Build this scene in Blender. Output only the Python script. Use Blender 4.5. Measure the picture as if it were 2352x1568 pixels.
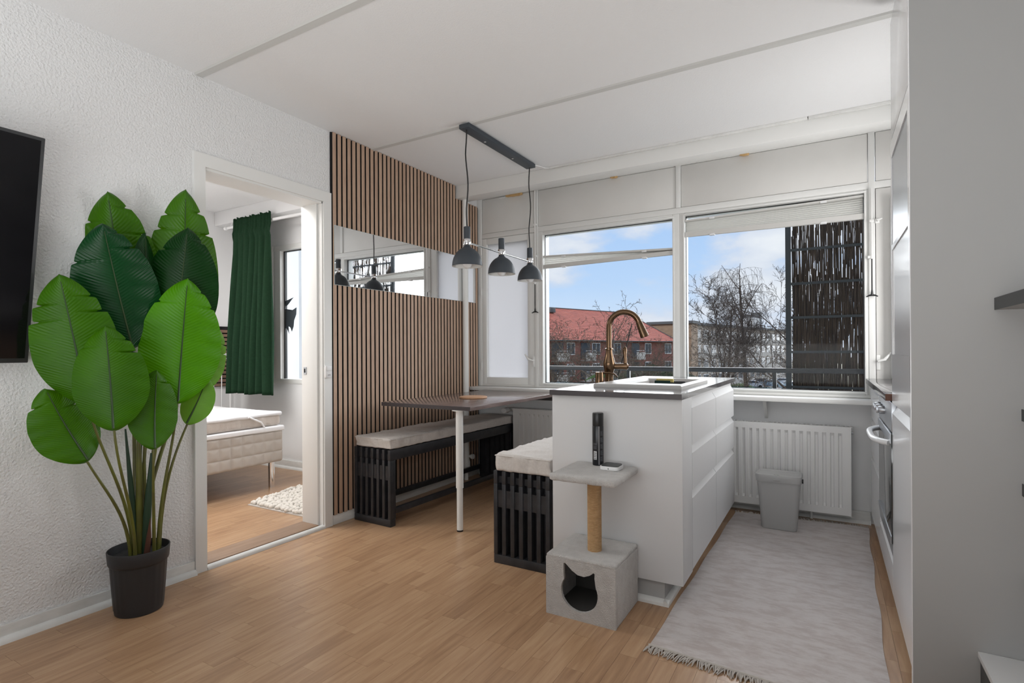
import bpy, bmesh, math, random
from mathutils import Vector, Matrix, noise

for o in list(bpy.data.objects):
    bpy.data.objects.remove(o)
scene = bpy.context.scene
COL = scene.collection

# ------------------------------------------------------------------ camera
F_PX, YAW, PITCH, ROLL, PPY = 1245.4, 0.528434, 0.00156, -0.0054, 803.2
CAM = Vector((0.0, 0.0, 1.08))
_f = Vector((-math.sin(YAW) * math.cos(PITCH), math.cos(YAW) * math.cos(PITCH), math.sin(PITCH)))
_r0 = Vector((math.cos(YAW), math.sin(YAW), 0.0))
_u0 = _r0.cross(_f)
_r = _r0 * math.cos(ROLL) + _u0 * math.sin(ROLL)
_u = -_r0 * math.sin(ROLL) + _u0 * math.cos(ROLL)
cd = bpy.data.cameras.new('camera')
cam = bpy.data.objects.new('camera', cd)
COL.objects.link(cam)
cd.sensor_width = 36.0
cd.lens = F_PX * 36.0 / 2352.0
cd.shift_y = (PPY - 784.0) / 2352.0
cd.clip_end = 1000.0
cd.clip_start = 0.05
cam.matrix_world = Matrix(((_r.x, _u.x, -_f.x, CAM.x), (_r.y, _u.y, -_f.y, CAM.y), (_r.z, _u.z, -_f.z, CAM.z), (0, 0, 0, 1)))
scene.camera = cam


def px(ax, val, x, y):
    """point where the photograph's pixel meets the plane axis = val"""
    d = _f + _r * ((x - 1176.0) / F_PX) - _u * ((y - PPY) / F_PX)
    t = (val - CAM[ax]) / d[ax]
    return CAM + d * t


def far(px_x, depth, z):
    """outdoor point at a given depth (metres along the view) and height"""
    lat = (px_x - 1176.0) / F_PX * depth
    return Vector((-math.sin(YAW) * depth + math.cos(YAW) * lat, math.cos(YAW) * depth + math.sin(YAW) * lat, z))


# ------------------------------------------------------------------ world
W = bpy.data.worlds.new('sky')
scene.world = W
W.use_nodes = True
nt = W.node_tree
nt.nodes.clear()
wn = nt.nodes.new
wo = wn('ShaderNodeOutputWorld'); bg = wn('ShaderNodeBackground')
tc = wn('ShaderNodeTexCoord'); sep = wn('ShaderNodeSeparateXYZ')
nt.links.new(tc.outputs['Generated'], sep.inputs[0])
grad = wn('ShaderNodeValToRGB')
grad.color_ramp.elements[0].position = 0.0; grad.color_ramp.elements[0].color = (0.68, 0.77, 0.88, 1)
grad.color_ramp.elements[1].position = 0.45; grad.color_ramp.elements[1].color = (0.24, 0.44, 0.82, 1)
e = grad.color_ramp.elements.new(0.12); e.color = (0.46, 0.63, 0.88, 1)
nt.links.new(sep.outputs['Z'], grad.inputs[0])
mp = wn('ShaderNodeMapping'); mp.inputs['Scale'].default_value = (1.0, 1.0, 2.2); mp.inputs['Location'].default_value = (3.3, 0.2, 1.7)
nt.links.new(tc.outputs['Generated'], mp.inputs[0])
cn = wn('ShaderNodeTexNoise'); cn.inputs['Scale'].default_value = 4.6; cn.inputs['Detail'].default_value = 7.0; cn.inputs['Roughness'].default_value = 0.52
nt.links.new(mp.outputs[0], cn.inputs['Vector'])
cr = wn('ShaderNodeValToRGB'); cr.color_ramp.elements[0].position = 0.45; cr.color_ramp.elements[1].position = 0.56
nt.links.new(cn.outputs['Fac'], cr.inputs[0])
cshade = wn('ShaderNodeValToRGB')
cshade.color_ramp.elements[0].position = 0.5; cshade.color_ramp.elements[0].color = (0.60, 0.66, 0.78, 1)
cshade.color_ramp.elements[1].position = 0.68; cshade.color_ramp.elements[1].color = (0.78, 0.81, 0.86, 1)
nt.links.new(cn.outputs['Fac'], cshade.inputs[0])
mx = wn('ShaderNodeMix'); mx.data_type = 'RGBA'
nt.links.new(cr.outputs[0], mx.inputs['Factor']); nt.links.new(grad.outputs[0], mx.inputs['A']); nt.links.new(cshade.outputs[0], mx.inputs['B'])
nt.links.new(mx.outputs['Result'], bg.inputs[0]); bg.inputs[1].default_value = 0.95
nt.links.new(bg.outputs[0], wo.inputs[0])

# ------------------------------------------------------------------ lights and exposure
vs = scene.view_settings
vs.view_transform = 'Standard'; vs.look = 'None'; vs.gamma = 1.0; vs.use_curve_mapping = False
vs.exposure = 0.25


def sun(name, travel, strength, angle, col=(1, 1, 1)):
    d = bpy.data.lights.new(name, 'SUN'); d.energy = strength; d.angle = math.radians(angle); d.color = col
    o = bpy.data.objects.new(name, d); COL.objects.link(o)
    o.rotation_euler = Vector(travel).to_track_quat('-Z', 'Y').to_euler()
    return o


def area(name, loc, travel, sx, sy, power, col=(1, 1, 1)):
    d = bpy.data.lights.new(name, 'AREA'); d.shape = 'RECTANGLE'; d.size = sx; d.size_y = sy; d.energy = power; d.color = col
    o = bpy.data.objects.new(name, d); COL.objects.link(o); o.location = loc
    o.rotation_euler = Vector(travel).to_track_quat('-Z', 'Y').to_euler()
    return o


sun('sun', (0.55, 0.62, -0.62), 2.4, 0.6, (1.0, 0.95, 0.88))
sun('window_fill_sun', (-0.22, -0.90, -0.26), 7.0, 80, (0.98, 0.99, 1.0))  # second, wide sun added to brighten the room through the windows
area('living_room_back_fill', (0.2, -2.35, 1.45), (0, 1, 0.25), 3.0, 1.7, 5, (1.0, 1.0, 1.0))  # added fill behind the viewer; the back wall has no window
area('living_room_up_fill', (-0.7, -0.75, 0.9), (0, 0.35, 1), 2.6, 1.6, 54, (0.96, 0.985, 1.0))  # added upward fill that brightens the ceiling, not a lamp of the room
area('kitchen_side_fill', (0.76, 3.30, 1.25), (-1, -0.15, 0.0), 0.5, 1.1, 17, (1.0, 0.99, 0.98))  # added fill out of view behind the tall cabinet, for drawers and ceiling
area('bedroom_fill', (-4.0, 1.4, 2.40), (0, 0, -1), 1.4, 1.4, 50, (1.0, 0.98, 0.96))  # added fill to brighten the bedroom, not a fitted lamp

# ------------------------------------------------------------------ mesh helpers
OFF = {}


def nb():
    return bmesh.new()


def box(bm, x0, x1, y0, y1, z0, z1, bev=0.0, seg=2):
    v = [bm.verts.new(p) for p in ((x0, y0, z0), (x1, y0, z0), (x1, y1, z0), (x0, y1, z0), (x0, y0, z1), (x1, y0, z1), (x1, y1, z1), (x0, y1, z1))]
    fs = [bm.faces.new([v[i] for i in f]) for f in ((0, 3, 2, 1), (4, 5, 6, 7), (0, 1, 5, 4), (1, 2, 6, 5), (2, 3, 7, 6), (3, 0, 4, 7))]
    if bev:
        ed = list({e for f in fs for e in f.edges})
        bmesh.ops.bevel(bm, geom=ed, offset=bev, segments=seg, affect='EDGES', profile=0.5)
    return v


def frame_of(d):
    d = d.normalized()
    a = Vector((0, 0, 1)) if abs(d.z) < 0.9 else Vector((1, 0, 0))
    s = d.cross(a).normalized()
    return s, s.cross(d).normalized()


def tube(bm, pts, r, n=10, caps=True):
    pts = [Vector(p) for p in pts]
    rs = r if isinstance(r, (list, tuple)) else [r] * len(pts)
    rings = []
    s = None
    for i, p in enumerate(pts):
        if i == 0: d = pts[1] - pts[0]
        elif i == len(pts) - 1: d = pts[-1] - pts[-2]
        else: d = (pts[i + 1] - pts[i]).normalized() + (pts[i] - pts[i - 1]).normalized()
        d = d.normalized()
        if s is None:
            s, t = frame_of(d)
        else:
            s = (s - d * s.dot(d))
            s = s.normalized() if s.length > 1e-6 else frame_of(d)[0]
            t = s.cross(d).normalized()
        rings.append([bm.verts.new(p + (s * math.cos(2 * math.pi * k / n) + t * math.sin(2 * math.pi * k / n)) * rs[i]) for k in range(n)])
    for a, b in zip(rings, rings[1:]):
        for k in range(n):
            bm.faces.new((a[k], b[k], b[(k + 1) % n], a[(k + 1) % n]))
    if caps:
        bm.faces.new(rings[0]); bm.faces.new(list(reversed(rings[-1])))


def lathe(bm, prof, c, n=40, cap0=False, cap1=False):
    rings = []
    for (r, z) in prof:
        rings.append([bm.verts.new((c[0] + r * math.cos(2 * math.pi * k / n), c[1] + r * math.sin(2 * math.pi * k / n), c[2] + z)) for k in range(n)])
    for a, b in zip(rings, rings[1:]):
        for k in range(n):
            bm.faces.new((a[k], a[(k + 1) % n], b[(k + 1) % n], b[k]))
    if cap0: bm.faces.new(list(reversed(rings[0])))
    if cap1: bm.faces.new(rings[-1])


def prism(bm, poly, fn, a, b):
    """extrude a 2D polygon; fn(u, v, w) -> 3D point, w from a to b"""
    A = [bm.verts.new(fn(u, v, a)) for u, v in poly]
    B = [bm.verts.new(fn(u, v, b)) for u, v in poly]
    bm.faces.new(A); bm.faces.new(list(reversed(B)))
    n = len(poly)
    for i in range(n):
        bm.faces.new((A[i], B[i], B[(i + 1) % n], A[(i + 1) % n]))
    bmesh.ops.recalc_face_normals(bm, faces=bm.faces[:])


def soft_box(bm, lo, hi, r, n, disp=None):
    lo, hi = Vector(lo), Vector(hi)
    ax = []
    for i in range(3):
        L = hi[i] - lo[i]
        rr = min(r, L * 0.499)
        k = max(2, n[i])
        pos = [0, rr * 0.35, rr * 0.75, rr] + [rr + (L - 2 * rr) * j / k for j in range(1, k)] + [L - rr, L - rr * 0.75, L - rr * 0.35, L]
        out = []
        for q in pos:
            if not out or q - out[-1] > 1e-6: out.append(q)
        ax.append([lo[i] + q for q in out])
    cache = {}

    def vert(p):
        key = tuple(round(c, 6) for c in p)
        if key in cache: return cache[key]
        p = Vector(p)
        c = Vector([min(max(p[i], lo[i] + min(r, (hi[i] - lo[i]) * .499)), hi[i] - min(r, (hi[i] - lo[i]) * .499)) for i in range(3)])
        d = p - c
        q = c + d.normalized() * r if d.length > 1e-9 else p
        if disp: q = q + disp(q, d.normalized() if d.length > 1e-9 else Vector((0, 0, 1)))
        cache[key] = bm.verts.new(q)
        return cache[key]
    for a in range(3):
        b, c = (a + 1) % 3, (a + 2) % 3
        for side in (0, 1):
            w = lo[a] if side == 0 else hi[a]
            for i in range(len(ax[b]) - 1):
                for j in range(len(ax[c]) - 1):
                    q = []
                    for (bi, cj) in ((i, j), (i + 1, j), (i + 1, j + 1), (i, j + 1)):
                        p = [0, 0, 0]; p[a] = w; p[b] = ax[b][bi]; p[c] = ax[c][cj]
                        q.append(vert(p))
                    if side == 0: q.reverse()
                    try: bm.faces.new(q)
                    except ValueError: pass


def finish(name, bm, m, parent=None, smooth=35):
    off = OFF.get(parent, Vector((0, 0, 0)))
    if off.length > 0:
        bmesh.ops.translate(bm, verts=bm.verts[:], vec=-off)
    me = bpy.data.meshes.new(name)
    bm.to_mesh(me); bm.free()
    if smooth:
        for p in me.polygons: p.use_smooth = True
        me.set_sharp_from_angle(angle=math.radians(smooth))
    if m is not None:
        for q in (m if isinstance(m, (list, tuple)) else [m]): me.materials.append(q)
    o = bpy.data.objects.new(name, me)
    COL.objects.link(o)
    if parent is not None:
        o.parent = parent
        OFF[o] = off
    return o


def tag(o, label=None, cat=None, group=None, kind=None):
    if label: o['label'] = label
    if cat: o['category'] = cat
    if group: o['group'] = group
    if kind: o['kind'] = kind
    return o


def thing(name, label, cat, loc, group=None, kind=None):
    o = bpy.data.objects.new(name, None)
    COL.objects.link(o)
    o.location = loc
    o.empty_display_size = 0.1
    OFF[o] = Vector(loc)
    return tag(o, label, cat, group, kind)


def struct(name, bm, m, label=None, smooth=35):
    return tag(finish(name, bm, m, None, smooth), label, None, None, 'structure')


def struct_root(name, loc, label=None):
    return thing(name, label, None, loc, None, 'structure')


def bpart(name, m, parent, *boxes, bev=0.0, smooth=35):
    bm = nb()
    for b in boxes: box(bm, *b, bev=bev)
    return finish(name, bm, m, parent, smooth)


# ------------------------------------------------------------------ materials
def mat(name, col, rough=0.5, metal=0.0, spec=0.5, var=None, vscale=(8, 8, 8), vdet=4, bump=0.0, bscale=60, bdet=3, coat=0.0, sheen=0.0, trans=0.0, alpha=1.0, bdist=0.01, emit=None):
    m = bpy.data.materials.new(name); m.use_nodes = True
    t = m.node_tree; b = t.nodes['Principled BSDF']
    b.inputs['Base Color'].default_value = (*col, 1)
    b.inputs['Roughness'].default_value = rough
    b.inputs['Metallic'].default_value = metal
    b.inputs['Specular IOR Level'].default_value = spec
    if coat: b.inputs['Coat Weight'].default_value = coat; b.inputs['Coat Roughness'].default_value = 0.08
    if sheen: b.inputs['Sheen Weight'].default_value = sheen
    if var or bump:
        g = t.nodes.new('ShaderNodeNewGeometry')
    if var:
        mpn = t.nodes.new('ShaderNodeMapping'); mpn.inputs['Scale'].default_value = vscale
        t.links.new(g.outputs['Position'], mpn.inputs[0])
        nz = t.nodes.new('ShaderNodeTexNoise'); nz.inputs['Scale'].default_value = 1.0; nz.inputs['Detail'].default_value = vdet
        t.links.new(mpn.outputs[0], nz.inputs['Vector'])
        rp = t.nodes.new('ShaderNodeValToRGB'); rp.color_ramp.elements[0].position = 0.35; rp.color_ramp.elements[1].position = 0.65
        rp.color_ramp.elements[0].color = (*var, 1); rp.color_ramp.elements[1].color = (*col, 1)
        t.links.new(nz.outputs['Fac'], rp.inputs[0]); t.links.new(rp.outputs[0], b.inputs['Base Color'])
    if bump:
        nz2 = t.nodes.new('ShaderNodeTexNoise'); nz2.inputs['Scale'].default_value = bscale; nz2.inputs['Detail'].default_value = bdet
        t.links.new(g.outputs['Position'], nz2.inputs['Vector'])
        bn = t.nodes.new('ShaderNodeBump'); bn.inputs['Strength'].default_value = bump; bn.inputs['Distance'].default_value = bdist
        t.links.new(nz2.outputs['Fac'], bn.inputs['Height']); t.links.new(bn.outputs[0], b.inputs['Normal'])
    return m


M = {}
M['wall'] = mat('wall_plaster', (0.80, 0.80, 0.80), 0.9, bump=0.7, bscale=110, bdet=2, bdist=0.009)
M['ceiling'] = mat('ceiling_plaster', (0.83, 0.83, 0.83), 0.92, bump=0.25, bscale=150, bdet=2, bdist=0.006)
M['smoothwall'] = mat('smooth_wall_paint', (0.80, 0.80, 0.80), 0.8, bump=0.05, bscale=200)
M['paint'] = mat('white_gloss_paint', (0.80, 0.80, 0.78), 0.42, bump=0.03, bscale=60)
M['paintwarm'] = mat('off_white_panel_paint', (0.74, 0.73, 0.705), 0.55, var=(0.70, 0.69, 0.665), vscale=(3, 3, 3), bump=0.03, bscale=60)
M['trim'] = mat('trim_paint', (0.78, 0.78, 0.76), 0.5, var=(0.70, 0.70, 0.68), vscale=(12, 12, 40))
M['cabinet'] = mat('white_cabinet_lacquer', (0.64, 0.64, 0.645), 0.38, spec=0.4)
M['greypanel'] = mat('grey_white_side_panel', (0.40, 0.40, 0.395), 0.6)
M['joint'] = mat('grey_joint_strip', (0.62, 0.62, 0.60), 0.7)
M['cabgloss'] = mat('white_gloss_cabinet', (0.84, 0.84, 0.85), 0.18, coat=0.3)
M['black'] = mat('black_painted_wood', (0.018, 0.019, 0.022), 0.42, var=(0.03, 0.03, 0.034), vscale=(20, 20, 20), bump=0.1, bscale=90)
M['felt'] = mat('black_felt', (0.008, 0.008, 0.009), 0.95)
M['lampmetal'] = mat('dark_grey_lamp_metal', (0.042, 0.052, 0.064), 0.5)
M['lampwhite'] = mat('lamp_inside_white', (0.8, 0.8, 0.78), 0.5)
M['chrome'] = mat('chrome', (0.75, 0.75, 0.76), 0.12, metal=1.0)
M['steel'] = mat('brushed_steel', (0.48, 0.50, 0.53), 0.3, metal=0.9)
M['brass'] = mat('brushed_bronze', (0.15, 0.095, 0.058), 0.22, metal=1.0)
M['bulb'] = mat('frosted_bulb_glass', (0.85, 0.85, 0.85), 0.25)
M['cable'] = mat('black_cable', (0.015, 0.015, 0.016), 0.5)
M['whiteplastic'] = mat('white_plastic', (0.80, 0.80, 0.80), 0.35)
M['greyplastic'] = mat('light_grey_plastic', (0.46, 0.46, 0.455), 0.4)
M['blackplastic'] = mat('black_plastic', (0.012, 0.012, 0.013), 0.35)
M['tvscreen'] = mat('tv_glass', (0.004, 0.004, 0.005), 0.12)
M['tvframe'] = mat('tv_bezel', (0.03, 0.032, 0.034), 0.4)
M['worktop'] = mat('slate_laminate_worktop', (0.16, 0.155, 0.16), 0.10, var=(0.11, 0.105, 0.11), vscale=(14, 14, 14))
M['tableedge'] = mat('dark_laminate_edge', (0.05, 0.042, 0.045), 0.4)
M['sink'] = mat('grey_composite_sink', (0.50, 0.49, 0.48), 0.4)
M['cushion'] = mat('beige_linen', (0.62, 0.58, 0.545), 0.95, var=(0.56, 0.52, 0.485), vscale=(90, 90, 90), bump=0.25, bscale=420, bdist=0.004, sheen=0.2)
M['plush'] = mat('light_grey_plush', (0.56, 0.54, 0.52), 0.95, var=(0.49, 0.47, 0.45), vscale=(30, 30, 30), bump=0.8, bscale=260, bdist=0.008, sheen=0.4)
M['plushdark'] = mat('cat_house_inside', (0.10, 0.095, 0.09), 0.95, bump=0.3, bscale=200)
M['sisal'] = mat('sisal_rope', (0.56, 0.36, 0.19), 0.85, var=(0.46, 0.28, 0.13), vscale=(60, 60, 200), bump=0.4, bscale=300)
M['curtain'] = mat('dark_green_curtain', (0.014, 0.038, 0.019), 0.95, var=(0.012, 0.032, 0.016), vscale=(60, 60, 60), spec=0.1)
M['mattress'] = mat('beige_mattress_ticking', (0.58, 0.52, 0.47), 0.95, bump=0.3, bscale=120)
M['bedwhite'] = mat('white_cotton', (0.82, 0.82, 0.83), 0.9, bump=0.2, bscale=25)
M['bedbase'] = mat('quilted_bed_base', (0.50, 0.455, 0.41), 0.95)
M['tuft'] = mat('cream_wool_tufts', (0.72, 0.68, 0.62), 0.95, bump=0.3, bscale=90)
M['pot'] = mat('black_plant_pot', (0.022, 0.022, 0.024), 0.5)
M['soil'] = mat('dark_pot_filling', (0.02, 0.02, 0.022), 0.8, bump=0.5, bscale=60)
M['radiator'] = mat('radiator_enamel', (0.80, 0.80, 0.79), 0.35)
M['blind'] = None
M['rail'] = mat('blind_rail', (0.62, 0.61, 0.585), 0.5)
M['railing'] = mat('black_railing', (0.012, 0.013, 0.015), 0.35)
M['screenframe'] = mat('dark_screen_frame', (0.012, 0.017, 0.02), 0.5)
M['reed'] = mat('reed_backlit_dark', (0.016, 0.011, 0.009), 0.9, var=(0.075, 0.052, 0.036), vscale=(160, 160, 3), vdet=1)  # backlit silhouette and glints put into the reed colours
M['concrete'] = mat('balcony_concrete', (0.62, 0.62, 0.62), 0.85, var=(0.55, 0.55, 0.55), vscale=(2, 2, 2))
M['brown'] = mat('brown_cork_edge', (0.13, 0.06, 0.04), 0.7)
M['foam'] = mat('old_yellow_foam', (0.62, 0.40, 0.18), 0.95, bump=0.6, bscale=90)
M['dark'] = mat('dark_void', (0.01, 0.01, 0.01), 0.9)
M['glassdark'] = mat('oven_glass', (0.012, 0.014, 0.016), 0.06, coat=0.5)
M['threshold'] = mat('worn_wood_threshold', (0.33, 0.22, 0.15), 0.6, var=(0.27, 0.175, 0.115), vscale=(40, 5, 40))
M['woodboard'] = mat('beech_board', (0.55, 0.32, 0.19), 0.5, var=(0.48, 0.27, 0.15), vscale=(50, 6, 6))
M['sponge'] = mat('yellow_sponge', (0.62, 0.52, 0.20), 0.95, bump=0.6, bscale=150)
M['scourer'] = mat('dark_green_scourer', (0.01, 0.035, 0.03), 0.95)
M['leafsmall'] = mat('orchid_leaf', (0.05, 0.16, 0.02), 0.4)
M['canblack'] = mat('spray_can_black', (0.008, 0.009, 0.012), 0.3)
M['cansilver'] = mat('can_silver_print', (0.25, 0.25, 0.26), 0.4, metal=0.5)
M['canprint'] = mat('can_grey_print', (0.10, 0.105, 0.115), 0.5)
M['label'] = mat('white_label', (0.62, 0.62, 0.62), 0.6)
M['mirror'] = mat('mirror_silver', (0.90, 0.91, 0.92), 0.02, metal=1.0)
M['mirroredge'] = mat('mirror_edge', (0.55, 0.62, 0.62), 0.2)
# outdoors
M['ground'] = mat('winter_ground', (0.16, 0.13, 0.09), 0.95, var=(0.11, 0.12, 0.06), vscale=(0.15, 0.15, 0.15))
M['asphalt'] = mat('asphalt', (0.16, 0.155, 0.15), 0.95)
M['redroof'] = None
M['redbrick'] = mat('red_brick', (0.25, 0.095, 0.07), 0.9, var=(0.19, 0.07, 0.055), vscale=(1.2, 1.2, 6))
M['brownbrick'] = mat('brown_brick', (0.27, 0.19, 0.13), 0.9, var=(0.21, 0.145, 0.10), vscale=(1.2, 1.2, 6))
M['palebrick'] = mat('pale_render', (0.33, 0.28, 0.235), 0.9, var=(0.27, 0.225, 0.185), vscale=(0.6, 0.6, 1.5))
M['winframe'] = mat('white_window_frame', (0.75, 0.75, 0.75), 0.6)
M['winglass'] = mat('dark_window_glass', (0.06, 0.07, 0.085), 0.15, spec=0.12)
M['greyroof'] = mat('roof_felt', (0.09, 0.095, 0.10), 0.9)
M['balcony_white'] = mat('pale_balcony_board', (0.50, 0.47, 0.43), 0.8)
M['facade_panel'] = mat('beige_facade_panel', (0.34, 0.315, 0.285), 0.8)
M['bark'] = mat('grey_brown_bark', (0.085, 0.065, 0.048), 0.95)
M['barkdark'] = mat('dark_twig_bark', (0.055, 0.042, 0.036), 0.95)
M['hedge'] = mat('dark_hedge', (0.025, 0.035, 0.018), 0.95, bump=1.0, bscale=6, bdist=0.2)
M['carpaint_w'] = mat('white_car_paint', (0.62, 0.63, 0.65), 0.25)
M['carpaint_b'] = mat('blue_grey_car_paint', (0.25, 0.32, 0.38), 0.25)
M['carpaint_d'] = mat('dark_car_paint', (0.05, 0.055, 0.065), 0.25)
M['tyre'] = mat('tyre', (0.012, 0.012, 0.012), 0.8)


def roof_mat():
    m = mat('red_roof_tiles', (0.46, 0.11, 0.07), 0.85, var=(0.36, 0.085, 0.06), vscale=(1.5, 1.5, 5))
    t = m.node_tree; b = t.nodes['Principled BSDF']
    g = t.nodes.new('ShaderNodeNewGeometry'); w = t.nodes.new('ShaderNodeTexWave')
    w.wave_type = 'BANDS'; w.bands_direction = 'Z'; w.inputs['Scale'].default_value = 1.5; w.inputs['Distortion'].default_value = 0.6; w.inputs['Detail'].default_value = 2
    t.links.new(g.outputs['Position'], w.inputs['Vector'])
    bn = t.nodes.new('ShaderNodeBump'); bn.inputs['Strength'].default_value = 0.9; bn.inputs['Distance'].default_value = 0.25
    t.links.new(w.outputs['Fac'], bn.inputs['Height']); t.links.new(bn.outputs[0], b.inputs['Normal'])
    return m


M['redroof'] = roof_mat()


def glass_mat(name, tint, refl=1.0):
    m = bpy.data.materials.new(name); m.use_nodes = True
    t = m.node_tree; t.nodes.clear()
    o = t.nodes.new('ShaderNodeOutputMaterial'); mxs = t.nodes.new('ShaderNodeMixShader')
    tr = t.nodes.new('ShaderNodeBsdfTransparent'); tr.inputs[0].default_value = (*tint, 1)
    gl = t.nodes.new('ShaderNodeBsdfGlossy'); gl.inputs['Roughness'].default_value = 0.0; gl.inputs[0].default_value = (refl, refl, refl, 1)
    fr = t.nodes.new('ShaderNodeFresnel'); fr.inputs[0].default_value = 1.1
    t.links.new(fr.outputs[0], mxs.inputs[0]); t.links.new(tr.outputs[0], mxs.inputs[1]); t.links.new(gl.outputs[0], mxs.inputs[2])
    t.links.new(mxs.outputs[0], o.inputs[0])
    return m


M['glass'] = glass_mat('window_glass', (0.97, 0.98, 0.98))
M['tealglass'] = glass_mat('teal_balcony_glass', (0.55, 0.70, 0.74))


def blind_mat():
    m = mat('pleated_blind_fabric', (0.80, 0.79, 0.76), 0.9)
    t = m.node_tree; b = t.nodes['Principled BSDF']; o = t.nodes['Material Output']
    ms = t.nodes.new('ShaderNodeMixShader'); ms.inputs[0].default_value = 0.35
    tr = t.nodes.new('ShaderNodeBsdfTranslucent'); tr.inputs[0].default_value = (0.75, 0.74, 0.71, 1)
    t.links.new(b.outputs[0], ms.inputs[1]); t.links.new(tr.outputs[0], ms.inputs[2]); t.links.new(ms.outputs[0], o.inputs[0])
    return m


M['blind'] = blind_mat()


def frosted_mat():
    m = bpy.data.materials.new('frosted_glass'); m.use_nodes = True
    t = m.node_tree; t.nodes.clear()
    o = t.nodes.new('ShaderNodeOutputMaterial'); mxs = t.nodes.new('ShaderNodeMixShader'); mxs.inputs[0].default_value = 0.35
    tr = t.nodes.new('ShaderNodeBsdfTranslucent'); tr.inputs[0].default_value = (0.66, 0.66, 0.67, 1)
    df = t.nodes.new('ShaderNodeBsdfPrincipled'); df.inputs['Base Color'].default_value = (0.85, 0.85, 0.87, 1); df.inputs['Roughness'].default_value = 0.35
    t.links.new(tr.outputs[0], mxs.inputs[1]); t.links.new(df.outputs[0], mxs.inputs[2]); t.links.new(mxs.outputs[0], o.inputs[0])
    return m


M['frosted'] = frosted_mat()


def wood_mat(name, c0, c1, c2, rough, scale, random_tone=0.5, axis='Y', ring=0.5, coat=0.0, bump=0.04):
    """grain along an axis; tone shifts from piece to piece"""
    m = bpy.data.materials.new(name); m.use_nodes = True
    t = m.node_tree; b = t.nodes['Principled BSDF']; N = t.nodes.new; L = t.links.new
    b.inputs['Roughness'].default_value = rough
    if coat: b.inputs['Coat Weight'].default_value = coat; b.inputs['Coat Roughness'].default_value = 0.15
    g = N('ShaderNodeNewGeometry'); oi = N('ShaderNodeObjectInfo')
    add = N('ShaderNodeMath'); add.operation = 'ADD'; L(g.outputs['Random Per Island'], add.inputs[0]); L(oi.outputs['Random'], add.inputs[1])
    fr = N('ShaderNodeMath'); fr.operation = 'FRACT'; L(add.outputs[0], fr.inputs[0])
    mulv = N('ShaderNodeVectorMath'); mulv.operation = 'SCALE'; mulv.inputs[0].default_value = (37.0, 91.0, 53.0); L(fr.outputs[0], mulv.inputs['Scale'])
    addv = N('ShaderNodeVectorMath'); addv.operation = 'ADD'; L(g.outputs['Position'], addv.inputs[0]); L(mulv.outputs[0], addv.inputs[1])
    s = [scale, scale, scale]; s['XYZ'.index(axis)] = scale * 0.07
    mpn = N('ShaderNodeMapping'); mpn.inputs['Scale'].default_value = s; L(addv.outputs[0], mpn.inputs[0])
    nz = N('ShaderNodeTexNoise'); nz.inputs['Scale'].default_value = 1.0; nz.inputs['Detail'].default_value = 5; nz.inputs['Roughness'].default_value = 0.6; nz.inputs['Distortion'].default_value = 0.4
    L(mpn.outputs[0], nz.inputs['Vector'])
    s2 = [scale * 0.22] * 3; s2['XYZ'.index(axis)] = scale * 0.22 * 0.09
    mp2 = N('ShaderNodeMapping'); mp2.inputs['Scale'].default_value = s2; L(addv.outputs[0], mp2.inputs[0])
    nz2 = N('ShaderNodeTexNoise'); nz2.inputs['Scale'].default_value = 1.0; nz2.inputs['Detail'].default_value = 1.5; L(mp2.outputs[0], nz2.inputs['Vector'])
    mm = N('ShaderNodeMath'); mm.operation = 'MULTIPLY'; mm.inputs[1].default_value = 16.0; L(nz2.outputs['Fac'], mm.inputs[0])
    sn = N('ShaderNodeMath'); sn.operation = 'SINE'; 
    m2 = N('ShaderNodeMath'); m2.operation = 'MULTIPLY'; m2.inputs[1].default_value = 3.0; L(mm.outputs[0], m2.inputs[0]); L(m2.outputs[0], sn.inputs[0])
    mr = N('ShaderNodeMath'); mr.operation = 'MULTIPLY_ADD'; mr.inputs[1].default_value = 0.10 * ring; L(sn.outputs[0], mr.inputs[0]); L(nz.outputs['Fac'], mr.inputs[2])
    tone = N('ShaderNodeMath'); tone.operation = 'MULTIPLY_ADD'; tone.inputs[1].default_value = random_tone * 0.5; L(fr.outputs[0], tone.inputs[0]); L(mr.outputs[0], tone.inputs[2])
    sub = N('ShaderNodeMath'); sub.operation = 'SUBTRACT'; sub.inputs[1].default_value = random_tone * 0.25; L(tone.outputs[0], sub.inputs[0])
    rp = N('ShaderNodeValToRGB'); rp.color_ramp.elements[0].position = 0.22; rp.color_ramp.elements[1].position = 0.80
    rp.color_ramp.elements[0].color = (*c0, 1); rp.color_ramp.elements[1].color = (*c2, 1)
    e = rp.color_ramp.elements.new(0.5); e.color = (*c1, 1)
    L(sub.outputs[0], rp.inputs[0]); L(rp.outputs[0], b.inputs['Base Color'])
    bn = N('ShaderNodeBump'); bn.inputs['Strength'].default_value = bump; bn.inputs['Distance'].default_value = 0.002; L(nz.outputs['Fac'], bn.inputs['Height']); L(bn.outputs[0], b.inputs['Normal'])
    return m


M['floor'] = wood_mat('beech_laminate', (0.335, 0.193, 0.108), (0.44, 0.268, 0.153), (0.53, 0.345, 0.205), 0.30, 55, random_tone=0.50, bump=0.05)
M['slat'] = wood_mat('oak_veneer_slat', (0.37, 0.24, 0.165), (0.49, 0.335, 0.24), (0.57, 0.405, 0.295), 0.55, 150, random_tone=0.3, axis='Z', ring=0.2)
M['hslat'] = wood_mat('walnut_veneer_slat', (0.17, 0.10, 0.065), (0.23, 0.14, 0.095), (0.30, 0.19, 0.13), 0.55, 150, random_tone=0.3, axis='Y', ring=0.2)
M['table'] = wood_mat('dark_stained_tabletop', (0.11, 0.078, 0.070), (0.17, 0.125, 0.115), (0.24, 0.185, 0.175), 0.13, 60, random_tone=0.0, bump=0.15)

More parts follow.
